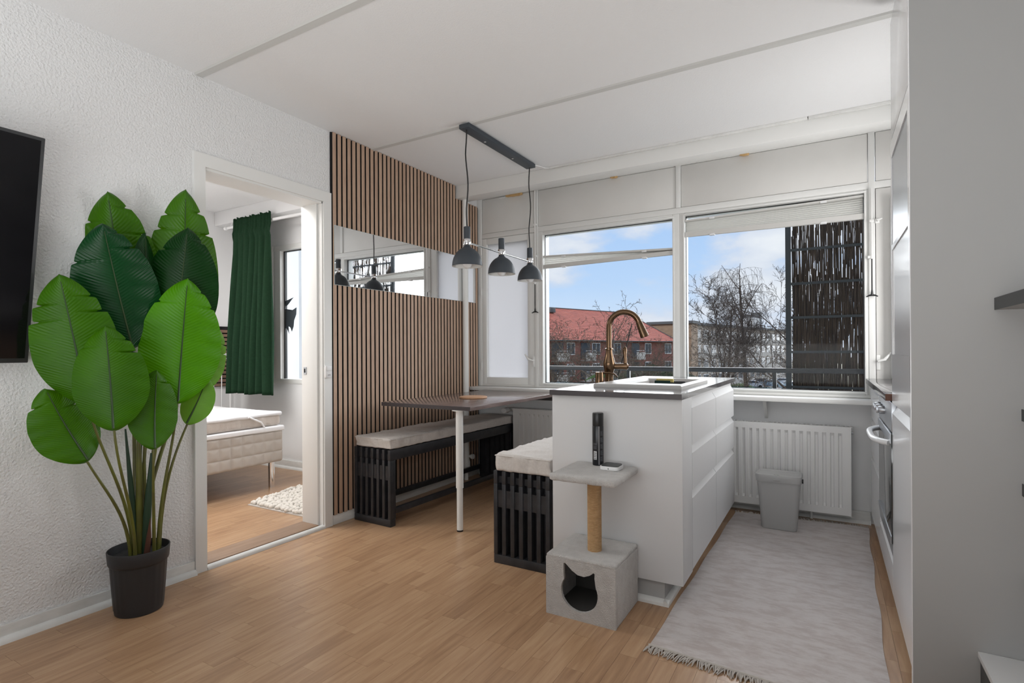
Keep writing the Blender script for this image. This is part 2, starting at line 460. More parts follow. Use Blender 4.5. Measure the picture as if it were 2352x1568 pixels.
# ================================================================== room shell
XL, XB = -2.68, -2.84          # left wall: room face, bedroom face
CEIL = 2.45
WY = 3.985                     # room face of the window frames
DY0, DY1, DZ = 1.558, 2.287, 2.0

bm = nb()
box(bm, XB, XL, -2.6, DY0, 0, CEIL); box(bm, XB, XL, DY1, 4.2, 0, CEIL); box(bm, XB, XL, DY0, DY1, DZ, CEIL)
struct('wall_left', bm, M['wall'], 'white textured wall with a doorway to the bedroom')
bm = nb(); box(bm, XB, 2.3, -2.75, -2.6, 0, CEIL)
struct('wall_back', bm, mat('grey_back_wall', (0.55, 0.55, 0.55), 0.85), 'unseen wall behind the viewer, greyed to lower bounced light')  # unseen wall darkened to cut light bounced onto the island front
bm = nb(); box(bm, 2.2, 2.3, -2.6, 2.7, 0, CEIL); box(bm, 0.86, 2.2, 2.6, 2.7, 0, CEIL); box(bm, 0.86, 0.96, 2.7, 4.2, 0, CEIL)
struct('wall_right', bm, M['smoothwall'], 'white wall on the right of the kitchen')
bm = nb(); box(bm, XB, 0.96, 4.005, 4.2, -0.2, 0.775)
struct('wall_window', bm, M['smoothwall'], 'white wall below the kitchen windows')
bm = nb(); box(bm, XB, 2.4, -2.75, 4.2, CEIL, CEIL + 0.3); box(bm, -5.4, XB, -2.75, 3.42, CEIL, CEIL + 0.3); box(bm, XB, 2.4, 4.2, 4.85, CEIL + 0.06, CEIL + 0.3)  # last box: unseen overhang added to keep sun off the reed screen
struct('ceiling', bm, M['ceiling'], 'white textured ceiling, plus an unseen overhang added to shade the balcony screen')

# ---- floor: laid strips, each its own piece
random.seed(4)
fl = struct_root('floor', (0, 0, 0), 'beech strip floor of the kitchen and living room')
bm = nb(); box(bm, XB, 2.3, -2.75, 4.2, -0.2, -0.004)
finish('floor_base', bm, M['floor'], fl, 0)
bm = nb(); box(bm, XL, 2.2, -2.6, 0.45, -0.004, 0.0)
finish('floor_field', bm, M['floor'], fl, 0)
strips = []
SW = 0.0655
x = XL
row = 0
while x < 0.26:
    y = 0.45 + random.uniform(-0.3, 0.0)
    while y < 4.0:
        ln = random.choice((0.24, 0.30, 0.36, 0.42, 0.48, 0.55))
        a, b = max(y, 0.45), min(y + ln, 4.004)
        if b - a > 0.03: strips.append((x, x + SW, a, b))
        y += ln
    x += SW


def seen(s):
    cx, cy = (s[0] + s[1]) / 2, (s[2] + s[3]) / 2
    if -1.12 < cx < -0.6 and cy > 2.35: return 0
    if -0.55 < cx < 0.12 and 1.98 < cy < 3.85: return 0
    d = Vector((cx, cy, 0)) - CAM
    z = d.dot(_f)
    if z < 0.3: return 0
    u = 1176 + F_PX * d.dot(_r) / z; v = PPY - F_PX * d.dot(_u) / z
    if not (-60 < u < 2412 and v < 1640): return 0
    return (s[3] - s[2]) / z ** 3


strips.sort(key=seen, reverse=True)
bm = nb(); box(bm, 0, 1, 0, 1, -0.004, 0.0)
unit = bpy.data.meshes.new('floor_strip'); bm.to_mesh(unit); bm.free(); unit.materials.append(M['floor'])
G = 0.0003
for s in strips[:300]:
    o = bpy.data.objects.new('floor_strip', unit); COL.objects.link(o); o.parent = fl
    o.location = (s[0] + G, s[2] + G, 0); o.scale = (s[1] - s[0] - 2 * G, s[3] - s[2] - 2 * G, 1)
bm = nb()
for s in strips[300:]: box(bm, s[0] + G, s[1] - G, s[2] + G, s[3] - G, -0.004, 0)
tag(finish('floor_strip_rest', bm, M['floor'], fl, 0), kind='stuff')

fb = struct_root('floor', (-4.0, 2.0, 0), 'pale strip floor of the bedroom beyond the doorway')
bpart('floor_base', M['floor'], fb, (-5.4, XB, -0.2, 3.4, -0.2, -0.004))
x = -5.2; rest = []
while x < XB - 0.01:
    y = 0.9 + random.uniform(-0.4, 0.0)
    while y < 3.31:
        ln = random.choice((0.30, 0.36, 0.42, 0.48, 0.55, 0.62))
        a, b = max(y, 0.9), min(y + ln, 3.31)
        if b - a > 0.03:
            if x > -4.0:
                o = bpy.data.objects.new('floor_strip', unit); COL.objects.link(o); o.parent = fb
                o.location = (x + G + 4.0, a + G - 2.0, 0); o.scale = (min(SW, XB - x) - 2 * G, b - a - 2 * G, 1)
            else: rest.append((x, x + SW, a, b))
        y += ln
    x += SW
bm = nb()
for s in rest: box(bm, s[0] + G, s[1] - G, s[2] + G, s[3] - G, -0.004, 0)
box(bm, -5.2, XB, -0.2, 0.9, -0.004, 0)
tag(finish('floor_strip_rest', bm, M['floor'], fb, 0), kind='stuff')

# ---- ceiling joint strips, beam, baseboards
for i, (yy, x1) in enumerate(((2.70, 0.246), (1.535, 2.2), (0.36, 2.2)), 1):
    bm = nb(); prism(bm, [(yy - 0.024, CEIL), (yy - 0.017, CEIL - 0.007), (yy + 0.017, CEIL - 0.007), (yy + 0.024, CEIL)], lambda u, v, w: (w, u, v), XL, x1)
    struct('trim_%d' % i, bm, M['joint'], 'grey-white joint strip across the ceiling')
bm = nb(); box(bm, XL, 0.86, 3.655, 3.79, 2.345, CEIL, bev=0.004)
struct('trim_4', bm, M['paint'], 'white boxed beam under the ceiling in front of the windows')
bm = nb(); box(bm, XL, XL + 0.012, -2.6, 1.50, 0, 0.064, bev=0.003)
for k in range(1):
    prism(bm, [(XL + 0.012, 0), (XL + 0.034, 0), (XL + 0.032, 0.010), (XL + 0.026, 0.018), (XL + 0.018, 0.023), (XL + 0.012, 0.024)], lambda u, v, w: (u, w, v), -2.6, 1.50)
struct('baseboard_left', bm, M['trim'], 'white baseboard with quarter round below the television wall')
bm = nb(); box(bm, XL, XL + 0.014, 2.349, 4.0, 0, 0.062, bev=0.003)
struct('baseboard_slats', bm, M['trim'], 'white baseboard below the slatted wall panel')
bm = nb(); box(bm, XL + 0.02, 0.22, 3.99, 4.005, 0, 0.075, bev=0.003)
prism(bm, [(3.99, 0), (3.968, 0), (3.972, 0.014), (3.98, 0.021), (3.99, 0.024)], lambda u, v, w: (w, u, v), XL + 0.02, 0.22)
struct('baseboard_window', bm, M['trim'], 'white baseboard below the radiators')

# ---- doorway
dr = struct_root('door_1', (XL, 1.92, 0), 'open doorway with white casing, no door leaf')
bm = nb()
prism(bm, [(DY0, 0), (DY0, DZ), (1.501, 2.064), (1.501, 0)], lambda u, v, w: (w, u, v), XL, XL + 0.016)
finish('door_casing', bm, M['paint'], dr)
bm = nb(); prism(bm, [(DY1, 0), (2.346, 0), (2.346, 2.064), (DY1, DZ)], lambda u, v, w: (w, u, v), XL, XL + 0.016)
finish('door_casing', bm, M['paint'], dr)
bm = nb(); prism(bm, [(DY0, DZ), (DY1, DZ), (2.346, 2.064), (1.501, 2.064)], lambda u, v, w: (w, u, v), XL, XL + 0.016)
finish('door_casing', bm, M['paint'], dr)
bm = nb()
box(bm, XB - 0.01, XL + 0.004, DY0, DY0 + 0.004, 0.0, DZ)
box(bm, XB - 0.01, XL - 0.03, DY1 - 0.018, DY1, 0.0, DZ, bev=0.002); box(bm, XL - 0.03, XL + 0.004, DY1 - 0.006, DY1, 0, DZ)
box(bm, XB - 0.01, XL + 0.004, DY0, DY1, DZ - 0.012, DZ)
finish('door_jamb', bm, M['paint'], dr)
bpart('threshold', M['threshold'], dr, (XB - 0.012, XL - 0.02, DY0 + 0.004, DY1 - 0.018, 0, 0.020), bev=0.003)
bpart('threshold_gap', M['brown'], dr, (XL - 0.02, XL - 0.004, DY0 + 0.004, DY1 - 0.006, 0, 0.012))
bm = nb(); prism(bm, [(XL - 0.004, 0), (XL + 0.020, 0), (XL + 0.018, 0.010), (XL + 0.010, 0.018), (XL - 0.004, 0.021)], lambda u, v, w: (u, w, v), DY0 + 0.002, DY1)
finish('threshold_moulding', bm, M['trim'], dr)
bpart('strike_plate', M['steel'], dr, (XB + 0.01, XB + 0.035, DY1 - 0.021, DY1 - 0.018, 0.94, 0.985))
bpart('strike_hole', M['dark'], dr, (XB + 0.015, XB + 0.027, DY1 - 0.0215, DY1 - 0.020, 0.95, 0.975))

# ================================================================== windows
FY1 = 4.10


def mullions(name, label, boxes, extra=None):
    r = struct_root(name, ((boxes[0][0] + boxes[0][1]) / 2, WY, 0.79), label)
    return r


w0 = struct_root('wall_above_window', (-1.2, WY, 2.1), 'off-white panels above the kitchen windows')
bpart('header_rail', M['paint'], w0, (-2.70, 0.86, WY + 0.0, FY1, 2.408, CEIL), (-2.63, 0.86, WY, FY1, 2.062, 2.104), bev=0.002)
bpart('upright', M['paint'], w0, (-2.70, -2.63, WY - 0.0015, FY1, 0.775, 2.41), bev=0.002)
bpart('upright', M['paint'], w0, (-2.107, -2.073, WY - 0.0015, FY1, 0.775, 2.41), bev=0.002)
bpart('upright', M['paint'], w0, (-0.949, -0.914, WY - 0.0015, FY1, 2.1045, 2.41), bev=0.002)
bpart('upright', M['paint'], w0, (0.215, 0.250, WY - 0.0015, FY1, 0.775, 2.41), bev=0.002)
for a, b in ((-2.627, -2.110), (-2.0725, -0.9495), (-0.9135, 0.2145), (0.2525, 0.86)):
    bpart('infill_panel', M['paintwarm'], w0, (a + 0.002, b - 0.002, WY + 0.006, WY + 0.05, 2.107, 2.405), bev=0.002)
bpart('packing_wedge', M['paint'], w0, (-2.44, -2.36, WY - 0.02, WY + 0.004, 2.385, 2.395))

# window 1: narrow casement with frosted pane
w1 = struct_root('window_1', (-2.37, WY, 0.8), 'narrow white casement window with a frosted pane')
fr_l, fr_r, fr_b, fr_t = -2.627, -2.110, 0.792, 2.060
gl_l, gl_r, gl_b, gl_t = -2.583, -2.176, 0.850, 2.008
bm = nb()
box(bm, fr_l, gl_l, WY + 0.004, FY1, fr_b, fr_t, bev=0.003); box(bm, gl_r, fr_r, WY + 0.004, FY1, fr_b, fr_t, bev=0.003)
box(bm, gl_l, gl_r, WY + 0.004, FY1, fr_b, gl_b, bev=0.003); box(bm, gl_l, gl_r, WY + 0.004, FY1, gl_t, fr_t, bev=0.003)
finish('sash', bm, M['paint'], w1)
bpart('frosted_pane', M['frosted'], w1, (gl_l, gl_r, WY + 0.03, WY + 0.034, gl_b, gl_t))
for z in (0.947, 1.595, 1.95):
    bm = nb(); tube(bm, [(-2.633, WY - 0.004, z - 0.032), (-2.633, WY - 0.004, z + 0.032)], 0.006, 10); box(bm, -2.640, -2.628, WY - 0.003, WY + 0.004, z - 0.03, z + 0.03)
    finish('hinge', bm, M['paint'], w1)


def window_handle(parent, x, z, s):
    bm = nb(); box(bm, x - 0.010, x + 0.010, WY - 0.006, WY + 0.004, z - 0.055, z + 0.035, bev=0.003)
    h = finish('handle_plate', bm, M['paint'], parent)
    bm = nb(); tube(bm, [(x, WY, z), (x, WY - 0.03, z), (x - 0.03 * s, WY - 0.038, z + 0.008), (x - 0.062 * s, WY - 0.036, z + 0.05)], [0.008, 0.008, 0.009, 0.006], 10)
    finish('handle_lever', bm, M['paint'], h)


window_handle(w1, -2.118, 1.0, 1)
bpart('sill_frame', M['paint'], w0, (-2.70, 0.86, WY, FY1, 0.775, 0.792), bev=0.002)

# windows 2 and 3: fixed panes


def fixed(name, label, l, r, b, t, fl_, fr_, glass=True):
    w = struct_root(name, ((l + r) / 2, WY, b), label)
    bm = nb()
    box(bm, fl_, l, WY + 0.004, FY1, 0.792, 2.062, bev=0.003); box(bm, r, fr_, WY + 0.004, FY1, 0.792, 2.062, bev=0.003)
    box(bm, l, r, WY + 0.004, FY1, 0.792, b, bev=0.003); box(bm, l, r, WY + 0.004, FY1, t, 2.062, bev=0.003)
    # glazing bead standing proud of the frame
    for (x0, x1, z0, z1) in ((l - 0.012, l, b, t), (r, r + 0.012, b, t), (l - 0.012, r + 0.012, b - 0.012, b), (l - 0.012, r + 0.012, t, t + 0.012)):
        box(bm, x0, x1, WY - 0.004, WY + 0.01, z0, z1, bev=0.002)
    finish('window_frame', bm, M['paint'], w)
    bpart('pane', M['glass'], w, (l, r, 4.028, 4.032, b, t))
    bpart('glazing_seal', M['blackplastic'], w, (l, l + 0.004, 4.022, 4.038, b, t), (r - 0.004, r, 4.022, 4.038, b, t), (l, r, 4.022, 4.038, b, b + 0.004), (l, r, 4.022, 4.038, t - 0.004, t))
    return w


w2 = fixed('window_2', 'middle fixed kitchen window with a half lowered pleated blind', -2.028, -0.974, 0.812, 2.034, -2.073, -0.924)
w3 = fixed('window_3', 'right fixed kitchen window with a pleated blind at its top', -0.888, 0.194, 0.812, 2.042, -0.924, 0.215)
w4 = struct_root('window_4', (0.5, WY, 0.8), 'solid white casement panel right of the windows')
bpart('casement_panel', M['paintwarm'], w4, (0.2535, 0.86, WY + 0.002, FY1, 0.795, 2.058), bev=0.003)
window_handle(w4, 0.262, 1.006, -1)
bm = nb(); box(bm, 0.250, 0.272, WY - 0.008, WY + 0.004, 1.845, 1.875, bev=0.003); tube(bm, [(0.262, WY, 1.86), (0.262, WY - 0.028, 1.862), (0.285, WY - 0.034, 1.868)], [0.006, 0.007, 0.004], 8)
finish('latch', bm, M['paint'], w4)

bm = nb(); box(bm, XL, 0.24, 3.822, 4.01, 0.746, 0.774, bev=0.004)
struct('trim_5', bm, M['paint'], 'white window sill board running below the kitchen windows')
bm = nb(); box(bm, 0.325, 0.40, 3.925, 3.984, 0.90, 1.99, bev=0.003)
struct('trim_6', bm, M['cabgloss'], 'white upright board beside the tall cabinet')
# sill bracket
bm = nb(); prism(bm, [(3.85, 0.746), (4.005, 0.746), (4.005, 0.62), (3.99, 0.62)], lambda u, v, w: (w, u, v), -0.372, -0.352)
struct('trim_7', bm, M['paint'], 'white bracket under the window sill')

# torn plaster patches at the window head
for (x, y, z, sx, sz, lab) in ((-2.29, 3.80, 2.372, 0.16, 0.020, 'yellow foam filler patch above the frosted window'), (-1.408, 3.83, 2.395, 0.05, 0.014, 'small torn filler patch above the middle window'), (-0.487, 3.83, 2.395, 0.055, 0.014, 'small torn filler patch above the right window')):
    bm = nb()
    soft_box(bm, (x - sx / 2, WY - 0.035, 2.408 - sz), (x + sx / 2, WY + 0.003, 2.412), 0.008, (8, 3, 3), lambda q, d: Vector((0, 0, 1)) * 0.008 * noise.noise(q * 60) + Vector((1, 0, 0)) * 0.008 * noise.noise(q * 45 + Vector((3, 1, 2))))
    tag(finish('filler_patch', bm, M['foam']), lab, 'filler')

# pleated blinds


def blind(name, label, x0, x1, z_top0, z_top1, z_bot0, z_bot1, rail_t, rail_b, pl):
    """z at the left and right end for the top and bottom rail"""
    r = thing(name, label, 'blind', ((x0 + x1) / 2, 4.005, z_bot0), 'pleated blinds in the windows')

    def bar(nm, za, zb, h, m, d=0.011):
        bm = nb()
        v = []
        for (xx, zz) in ((x0, za), (x1, zb)):
            for (yy, hh) in ((4.005 - d, 0), (4.005 + d, 0), (4.005 + d, h), (4.005 - d, h)):
                v.append(bm.verts.new((xx, yy, zz - h + hh)))
        for f in ((0, 1, 2, 3), (7, 6, 5, 4), (0, 4, 5, 1), (1, 5, 6, 2), (2, 6, 7, 3), (3, 7, 4, 0)): bm.faces.new([v[i] for i in f])
        bmesh.ops.recalc_face_normals(bm, faces=bm.faces[:])
        return finish(nm, bm, m, r)
    bar('top_rail', z_top0, z_top1, rail_t, M['rail']); bar('bottom_rail', z_bot0 + rail_b, z_bot1 + rail_b, rail_b, M['rail'])
    bm = nb(); rows = []
    n = pl * 2
    for k in range(n + 1):
        a = k / n
        yy = 4.005 + (0.010 if k % 2 else -0.010)
        rows.append([bm.verts.new((x0 + 0.003 + (x1 - x0 - 0.006) * s, yy, (z_top0 - rail_t) * (1 - s) + (z_top1 - rail_t) * s - a * ((z_top0 - rail_t - z_bot0 - rail_b) * (1 - s) + (z_top1 - rail_t - z_bot1 - rail_b) * s))) for s in (0, 0.5, 1)])
    for A, B in zip(rows, rows[1:]):
        for i in range(2): bm.faces.new((A[i], A[i + 1], B[i + 1], B[i]))
    finish('pleated_fabric', bm, M['blind'], r, 0)
    for s in (0.17, 0.80):
        for zz0, zz1 in ((z_top0 - rail_t, z_top1 - rail_t), (z_bot0, z_bot1)):
            z = zz0 * (1 - s) + zz1 * s
            xx = x0 + (x1 - x0) * s
            bpart('clip', M['whiteplastic'], r, (xx - 0.018, xx + 0.018, 3.990, 4.02, z - 0.005, z + 0.008), bev=0.002)
    return r


blind('pleated_blind', 'pleated white blind lowered halfway across the middle window', -2.026, -0.976, 1.862, 1.822, 1.755, 1.772, 0.014, 0.030, 4)
blind('pleated_blind', 'pleated white blind gathered at the top of the right window', -0.886, 0.192, 2.012, 2.034, 1.890, 1.884, 0.012, 0.034, 8)

# crank rods that open the upper vents
for (x, top, grip, bot, lab) in ((-2.090, 2.40, 1.64, 1.395, 'thin window crank rod beside the frosted window'), (0.231, 2.06, 1.64, 1.402, 'black window crank rod beside the right window')):
    r = thing('crank_rod', lab, 'window crank', (x, WY - 0.02, bot), 'window crank rods')
    bm = nb(); tube(bm, [(x, WY - 0.02, top), (x, WY - 0.02, grip)], 0.006, 8); finish('rod', bm, M['paint'], r)
    bm = nb(); tube(bm, [(x, WY - 0.024, grip + 0.012), (x, WY - 0.024, grip - 0.012)], 0.010, 10); box(bm, x - 0.022, x + 0.006, WY - 0.03, WY, grip - 0.008, grip + 0.008, bev=0.002); finish('joint', bm, M['paint'], r)
    bm = nb(); tube(bm, [(x, WY - 0.024, grip - 0.01), (x, WY - 0.024, bot + 0.04), (x, WY - 0.024, bot + 0.005)], [0.0035, 0.004, 0.008], 8)
    tube(bm, [(x - 0.030, WY - 0.024, bot - 0.004), (x - 0.015, WY - 0.024, bot + 0.003), (x, WY - 0.024, bot + 0.006), (x + 0.015, WY - 0.024, bot + 0.003), (x + 0.030, WY - 0.024, bot - 0.004)], [0.003, 0.005, 0.007, 0.005, 0.003], 8)
    finish('crank_handle', bm, M['blackplastic'], r)
    for zc in (2.12, 1.86):
        if zc < top: bpart('rod_clip', M['paint'], r, (x - 0.012, x + 0.012, WY - 0.028, WY, zc - 0.008, zc + 0.008), bev=0.002)

# cable duct on the ceiling edge with the lamp's lead
bm = nb(); box(bm, -1.80, -0.10, 3.637, 3.655, CEIL - 0.014, CEIL, bev=0.002); box(bm, -0.095, 0.5, 3.635, 3.655, CEIL - 0.017, CEIL, bev=0.002)
struct('trim_8', bm, M['trim'], 'thin white cable duct where beam and ceiling meet')

# ================================================================== slatted panel, mirror
sp = thing('slat_wall_panel', 'oak slat acoustic panel with black felt on the left wall', 'wall panel', (XL, 2.349, 0.063))
bpart('felt_backing', M['felt'], sp, (XL, XL + 0.009, 2.349, 3.655, 0.063, CEIL - 0.001), (XL, XL + 0.009, 3.655, 3.984, 0.063, 2.343))
y = 2.353
bmu = nb(); box(bmu, 0, 0.0105, 0.0, 0.027, 0, 1); box(bmu, 0.0105, 0.012, 0, 0.027, 0, 1)
for i_, f_ in enumerate(bmu.faces): f_.material_index = 1 if i_ < 6 else 0
su = bpy.data.meshes.new('slat'); bmu.to_mesh(su); bmu.free(); su.materials.append(M['slat']); su.materials.append(M['felt'])
while y < 3.97:
    top = CEIL - 0.002 if y + 0.03 < 3.655 else 2.343
    o = bpy.data.objects.new('slat', su); COL.objects.link(o); o.parent = sp
    o.location = (0.009, y - 2.349, 0.0); o.scale = (1, 1, top - 0.063)
    y += 0.0405
mr = thing('wall_mirror', 'long frameless mirror mounted across the slatted panel', 'mirror', (XL + 0.022, 2.362, 1.500))
bpart('mirror_glass', M['mirror'], mr, (XL + 0.0215, XL + 0.0255, 2.362, 3.920, 1.499, 1.868))
bpart('mirror_edge', M['mirroredge'], mr, (XL + 0.0212, XL + 0.0252, 2.360, 2.362, 1.499, 1.868), (XL + 0.0212, XL + 0.0252, 2.360, 3.922, 1.868, 1.870), (XL + 0.0212, XL + 0.0252, 2.360, 3.922, 1.497, 1.499))

# heating pipe in the corner
hp = thing('heating_pipe', 'white vertical heating pipe in the corner by the slatted wall', 'pipe', (-2.630, 3.735, 0.0))
bm = nb(); tube(bm, [(-2.630, 3.735, 0.13), (-2.630, 3.735, 2.345)], 0.024, 20); finish('riser', bm, M['paint'], hp)
bm = nb(); lathe(bm, [(0.026, 0.10), (0.032, 0.11), (0.032, 0.15), (0.027, 0.17), (0.025, 0.24)], (-2.630, 3.735, 0.0), 20); tube(bm, [(-2.630, 3.735, 0.0), (-2.630, 3.735, 0.11)], 0.018, 14)
v = finish('valve_body', bm, M['paint'], hp)
bm = nb(); tube(bm, [(-2.630, 3.735, 0.20), (-2.575, 3.74, 0.20)], 0.011, 12); tube(bm, [(-2.580, 3.74, 0.20), (-2.560, 3.74, 0.20)], 0.02, 14); finish('valve_knob', bm, M['paint'], v)

# switch with socket beside the door casing
so = thing('wall_socket', 'white light switch and socket on the door casing', 'socket', (XL + 0.018, 2.308, 0.957))
bpart('plate', M['whiteplastic'], so, (XL + 0.016, XL + 0.030, 2.285, 2.333, 0.919, 0.995), bev=0.003)
bpart('rocker', M['whiteplastic'], so, (XL + 0.030, XL + 0.034, 2.289, 2.329, 0.961, 0.991), bev=0.002)
bm = nb()
for dy in (-0.006, 0.006): tube(bm, [(XL + 0.029, 2.309 + dy, 0.937), (XL + 0.0308, 2.309 + dy, 0.937)], 0.0028, 10)
finish('socket_hole', bm, M['dark'], so)

# ================================================================== island
IX0, IX1, IY0, IY1 = -1.126, -0.524, 2.29, 3.70
isl = thing('kitchen_island', 'white kitchen island with drawers facing the oven', 'kitchen island', (-0.825, 2.99, 0))
bpart('end_panel', M['cabinet'], isl, (IX0 + 0.006, IX1, IY0, IY0 + 0.018, 0.10, 0.872), bev=0.0012)
bpart('side_panel', M['cabinet'], isl, (IX0 + 0.006, IX0 + 0.022, IY0 + 0.019, IY1, 0.0, 0.872), bev=0.0012)
bpart('carcass', M['cabinet'], isl, (IX0 + 0.023, IX1 - 0.031, IY0 + 0.019, 2.54, 0.115, 0.872), (IX0 + 0.023, IX1 - 0.031, 3.18, IY1, 0.115, 0.872), (IX0 + 0.023, IX1 - 0.031, 2.5401, 3.1799, 0.115, 0.70))
bpart('filler_panel', M['cabinet'], isl, (IX1 - 0.020, IX1, IY0 + 0.0195, 2.474, 0.10, 0.872), bev=0.0012)
bpart('plinth', M['greypanel'], isl, (IX0 + 0.03, -0.606, 2.312, IY1 - 0.03, 0, 0.10))
bm = nb()
prism(bm, [(2.312, 0), (2.290, 0), (2.292, 0.012), (2.300, 0.020), (2.312, 0.024)], lambda u, v, w: (w, u, v), IX0 + 0.03, -0.584)
prism(bm, [(-0.606, 0), (-0.584, 0), (-0.586, 0.012), (-0.594, 0.020), (-0.606, 0.024)], lambda u, v, w: (u, w, v), 2.290, IY1 - 0.03)
finish('plinth_moulding', bm, M['trim'], isl)


def drawer_front(parent, x, y0, y1, z0, z1, s, m):
    """front in the plane x with an integrated finger pull along its top; s = outward direction in x"""
    prof = [(0, z0), (0, z1 - 0.030), (-0.010, z1 - 0.016), (-0.016, z1 - 0.004), (-0.018, z1), (-0.020, z1), (-0.020, z0)]
    bm = nb(); prism(bm, prof, lambda u, v, w: (x + s * u, w, v), y0 + 0.0015, y1 - 0.0015)
    return finish('drawer_front', bm, m, parent, 25)


for (a, b) in ((2.476, 3.062), (3.064, 3.695)):
    for (z0, z1) in ((0.108, 0.452), (0.460, 0.652), (0.660, 0.852)):
        drawer_front(isl, IX1, a, b, z0, z1, 1, M['cabinet'])
bpart('top_rail', M['cabinet'], isl, (IX1 - 0.03, IX1 - 0.018, 2.476, 3.695, 0.10, 0.872))
# continuous worktop with a cut-out for the sink
wt = thing('island_worktop', 'dark grey laminate worktop on the white island', 'worktop', (-0.825, 2.99, 0.874))
SX0, SX1, SY0, SY1 = -1.015, -0.585, 2.545, 3.17
WX0, WX1, WY0, WY1 = IX0, -0.522, 2.275, 3.765
bpart('slab', M['worktop'], wt, (WX0, WX1, WY0, SY0 + 0.02, 0.8735, 0.897), (WX0, WX1, SY1 - 0.02, WY1, 0.8735, 0.897), (WX0, SX0 + 0.02, SY0 + 0.02, SY1 - 0.02, 0.8735, 0.897), (SX1 - 0.02, WX1, SY0 + 0.02, SY1 - 0.02, 0.8735, 0.897))
bpart('edge_band', M['tableedge'], wt, (WX0, WX1, WY0 - 0.0012, WY0 - 0.0001, 0.8737, 0.8965))
# sink
sk = thing('kitchen_sink', 'grey composite sink set into the island worktop', 'sink', (-0.8, 2.86, 0.897))
bm = nb()
zt = 0.915
outer = [(SX0, SY0), (SX1, SY0), (SX1, SY1), (SX0, SY1)]
bw = 0.032
bx0, bx1, by0, by1 = SX0 + 0.105, SX1 - bw, SY0 + bw + 0.09, SY1 - bw
inner = [(bx0, by0), (bx1, by0), (bx1, by1), (bx0, by1)]
ins = 0.006
vo0 = [bm.verts.new((x, y, 0.897)) for x, y in outer]
vo1 = [bm.verts.new((x, y, zt - 0.005)) for x, y in outer]
vo2 = [bm.verts.new((x + (ins if x < -0.8 else -ins), y + (ins if y < 2.86 else -ins), zt)) for x, y in outer]
vi2 = [bm.verts.new((x, y, zt)) for x, y in inner]
vi1 = [bm.verts.new((x + (.008 if x < -0.8 else -.008), y + (.008 if y < 2.86 else -.008), zt - 0.012)) for x, y in inner]
vi0 = [bm.verts.new((x + (.02 if x < -0.8 else -.02), y + (.02 if y < 2.86 else -.02), 0.745)) for x, y in inner]
for A, B in ((vo0, vo1), (vo1, vo2), (vo2, vi2), (vi2, vi1), (vi1, vi0)):
    for i in range(4): bm.faces.new((A[i], A[(i + 1) % 4], B[(i + 1) % 4], B[i]))
bm.faces.new(vi0)
finish('basin', bm, M['sink'], sk, 20)
bm = nb(); lathe(bm, [(0.0, 0.003), (0.03, 0.003), (0.034, 0.0)], (-0.76, 2.95, 0.745), 24); finish('drain', bm, M['steel'], sk)
# sponge caddy hanging in the sink
cadx, cady = -0.775, 2.99
sc = thing('sponge_caddy', 'dark caddy holding a yellow sponge inside the sink', 'sponge caddy', (cadx, cady, 0.80))
bm = nb()
for (a, b) in (((cadx - 0.05, cady), (cadx + 0.105, cady)),):
    tube(bm, [(a[0], a[1], 0.895), (a[0], a[1], 0.908), (b[0], b[1], 0.908), (b[0], b[1], 0.895)], 0.004, 8)
    box(bm, a[0], b[0], cady - 0.022, cady - 0.018, 0.86, 0.904); box(bm, a[0], b[0], cady + 0.018, cady + 0.022, 0.86, 0.904); box(bm, a[0], b[0], cady - 0.02, cady + 0.02, 0.85, 0.856)
finish('holder', bm, M['blackplastic'], sc)
bm = nb(); soft_box(bm, (cadx - 0.045, cady - 0.016, 0.858), (cadx + 0.048, cady + 0.004, 0.922), 0.004, (4, 2, 4)); finish('sponge', bm, M['sponge'], sc)
bm = nb(); soft_box(bm, (cadx - 0.05, cady - 0.030, 0.865), (cadx + 0.035, cady - 0.023, 0.913), 0.003, (4, 2, 4)); finish('scouring_pad', bm, M['scourer'], sc)

# tap
fx, fy, fz = -1.050, 2.865, 0.897
tp = thing('kitchen_tap', 'bronze swan neck kitchen tap with side lever', 'tap', (fx, fy, fz))
bm = nb(); lathe(bm, [(0.028, 0), (0.028, 0.004), (0.024, 0.008), (0.0235, 0.058), (0.028, 0.075), (0.034, 0.105), (0.033, 0.118), (0.024, 0.150), (0.0195, 0.170), (0.0185, 0.184), (0.023, 0.186), (0.023, 0.192), (0.016, 0.195)], (fx, fy, fz), 32, True, True); finish('body', bm, M['brass'], tp)
ud = Vector((0.93, 0.36, 0)).normalized()
pts = [Vector((fx, fy, fz + 0.18)), Vector((fx, fy, fz + 0.255))]
R = 0.083
for k in range(0, 25):
    a = math.pi - math.radians(162) * k / 24
    pts.append(Vector((fx, fy, fz + 0.310)) + ud * (R + R * math.cos(a)) + Vector((0, 0, R * math.sin(a))))
bm = nb(); tube(bm, pts, 0.0155, 18); finish('spout', bm, M['brass'], tp)
d = (pts[-1] - pts[-2]).normalized()
bm = nb(); tube(bm, [pts[-1] - d * 0.004, pts[-1] + d * 0.012, pts[-1] + d * 0.05, pts[-1] + d * 0.085, pts[-1] + d * 0.088], [0.0165, 0.018, 0.021, 0.0235, 0.020], 20); finish('spray_head', bm, M['brass'], tp)
hx = Vector((fx, fy, fz + 0.093))
bm = nb(); tube(bm, [hx + ud * 0.02, hx + ud * 0.075, hx + ud * 0.095, hx + ud * 0.105], [0.0155, 0.017, 0.021, 0.010], 18); finish('lever_hub', bm, M['brass'], tp)
bm = nb(); b0 = hx + ud * 0.088
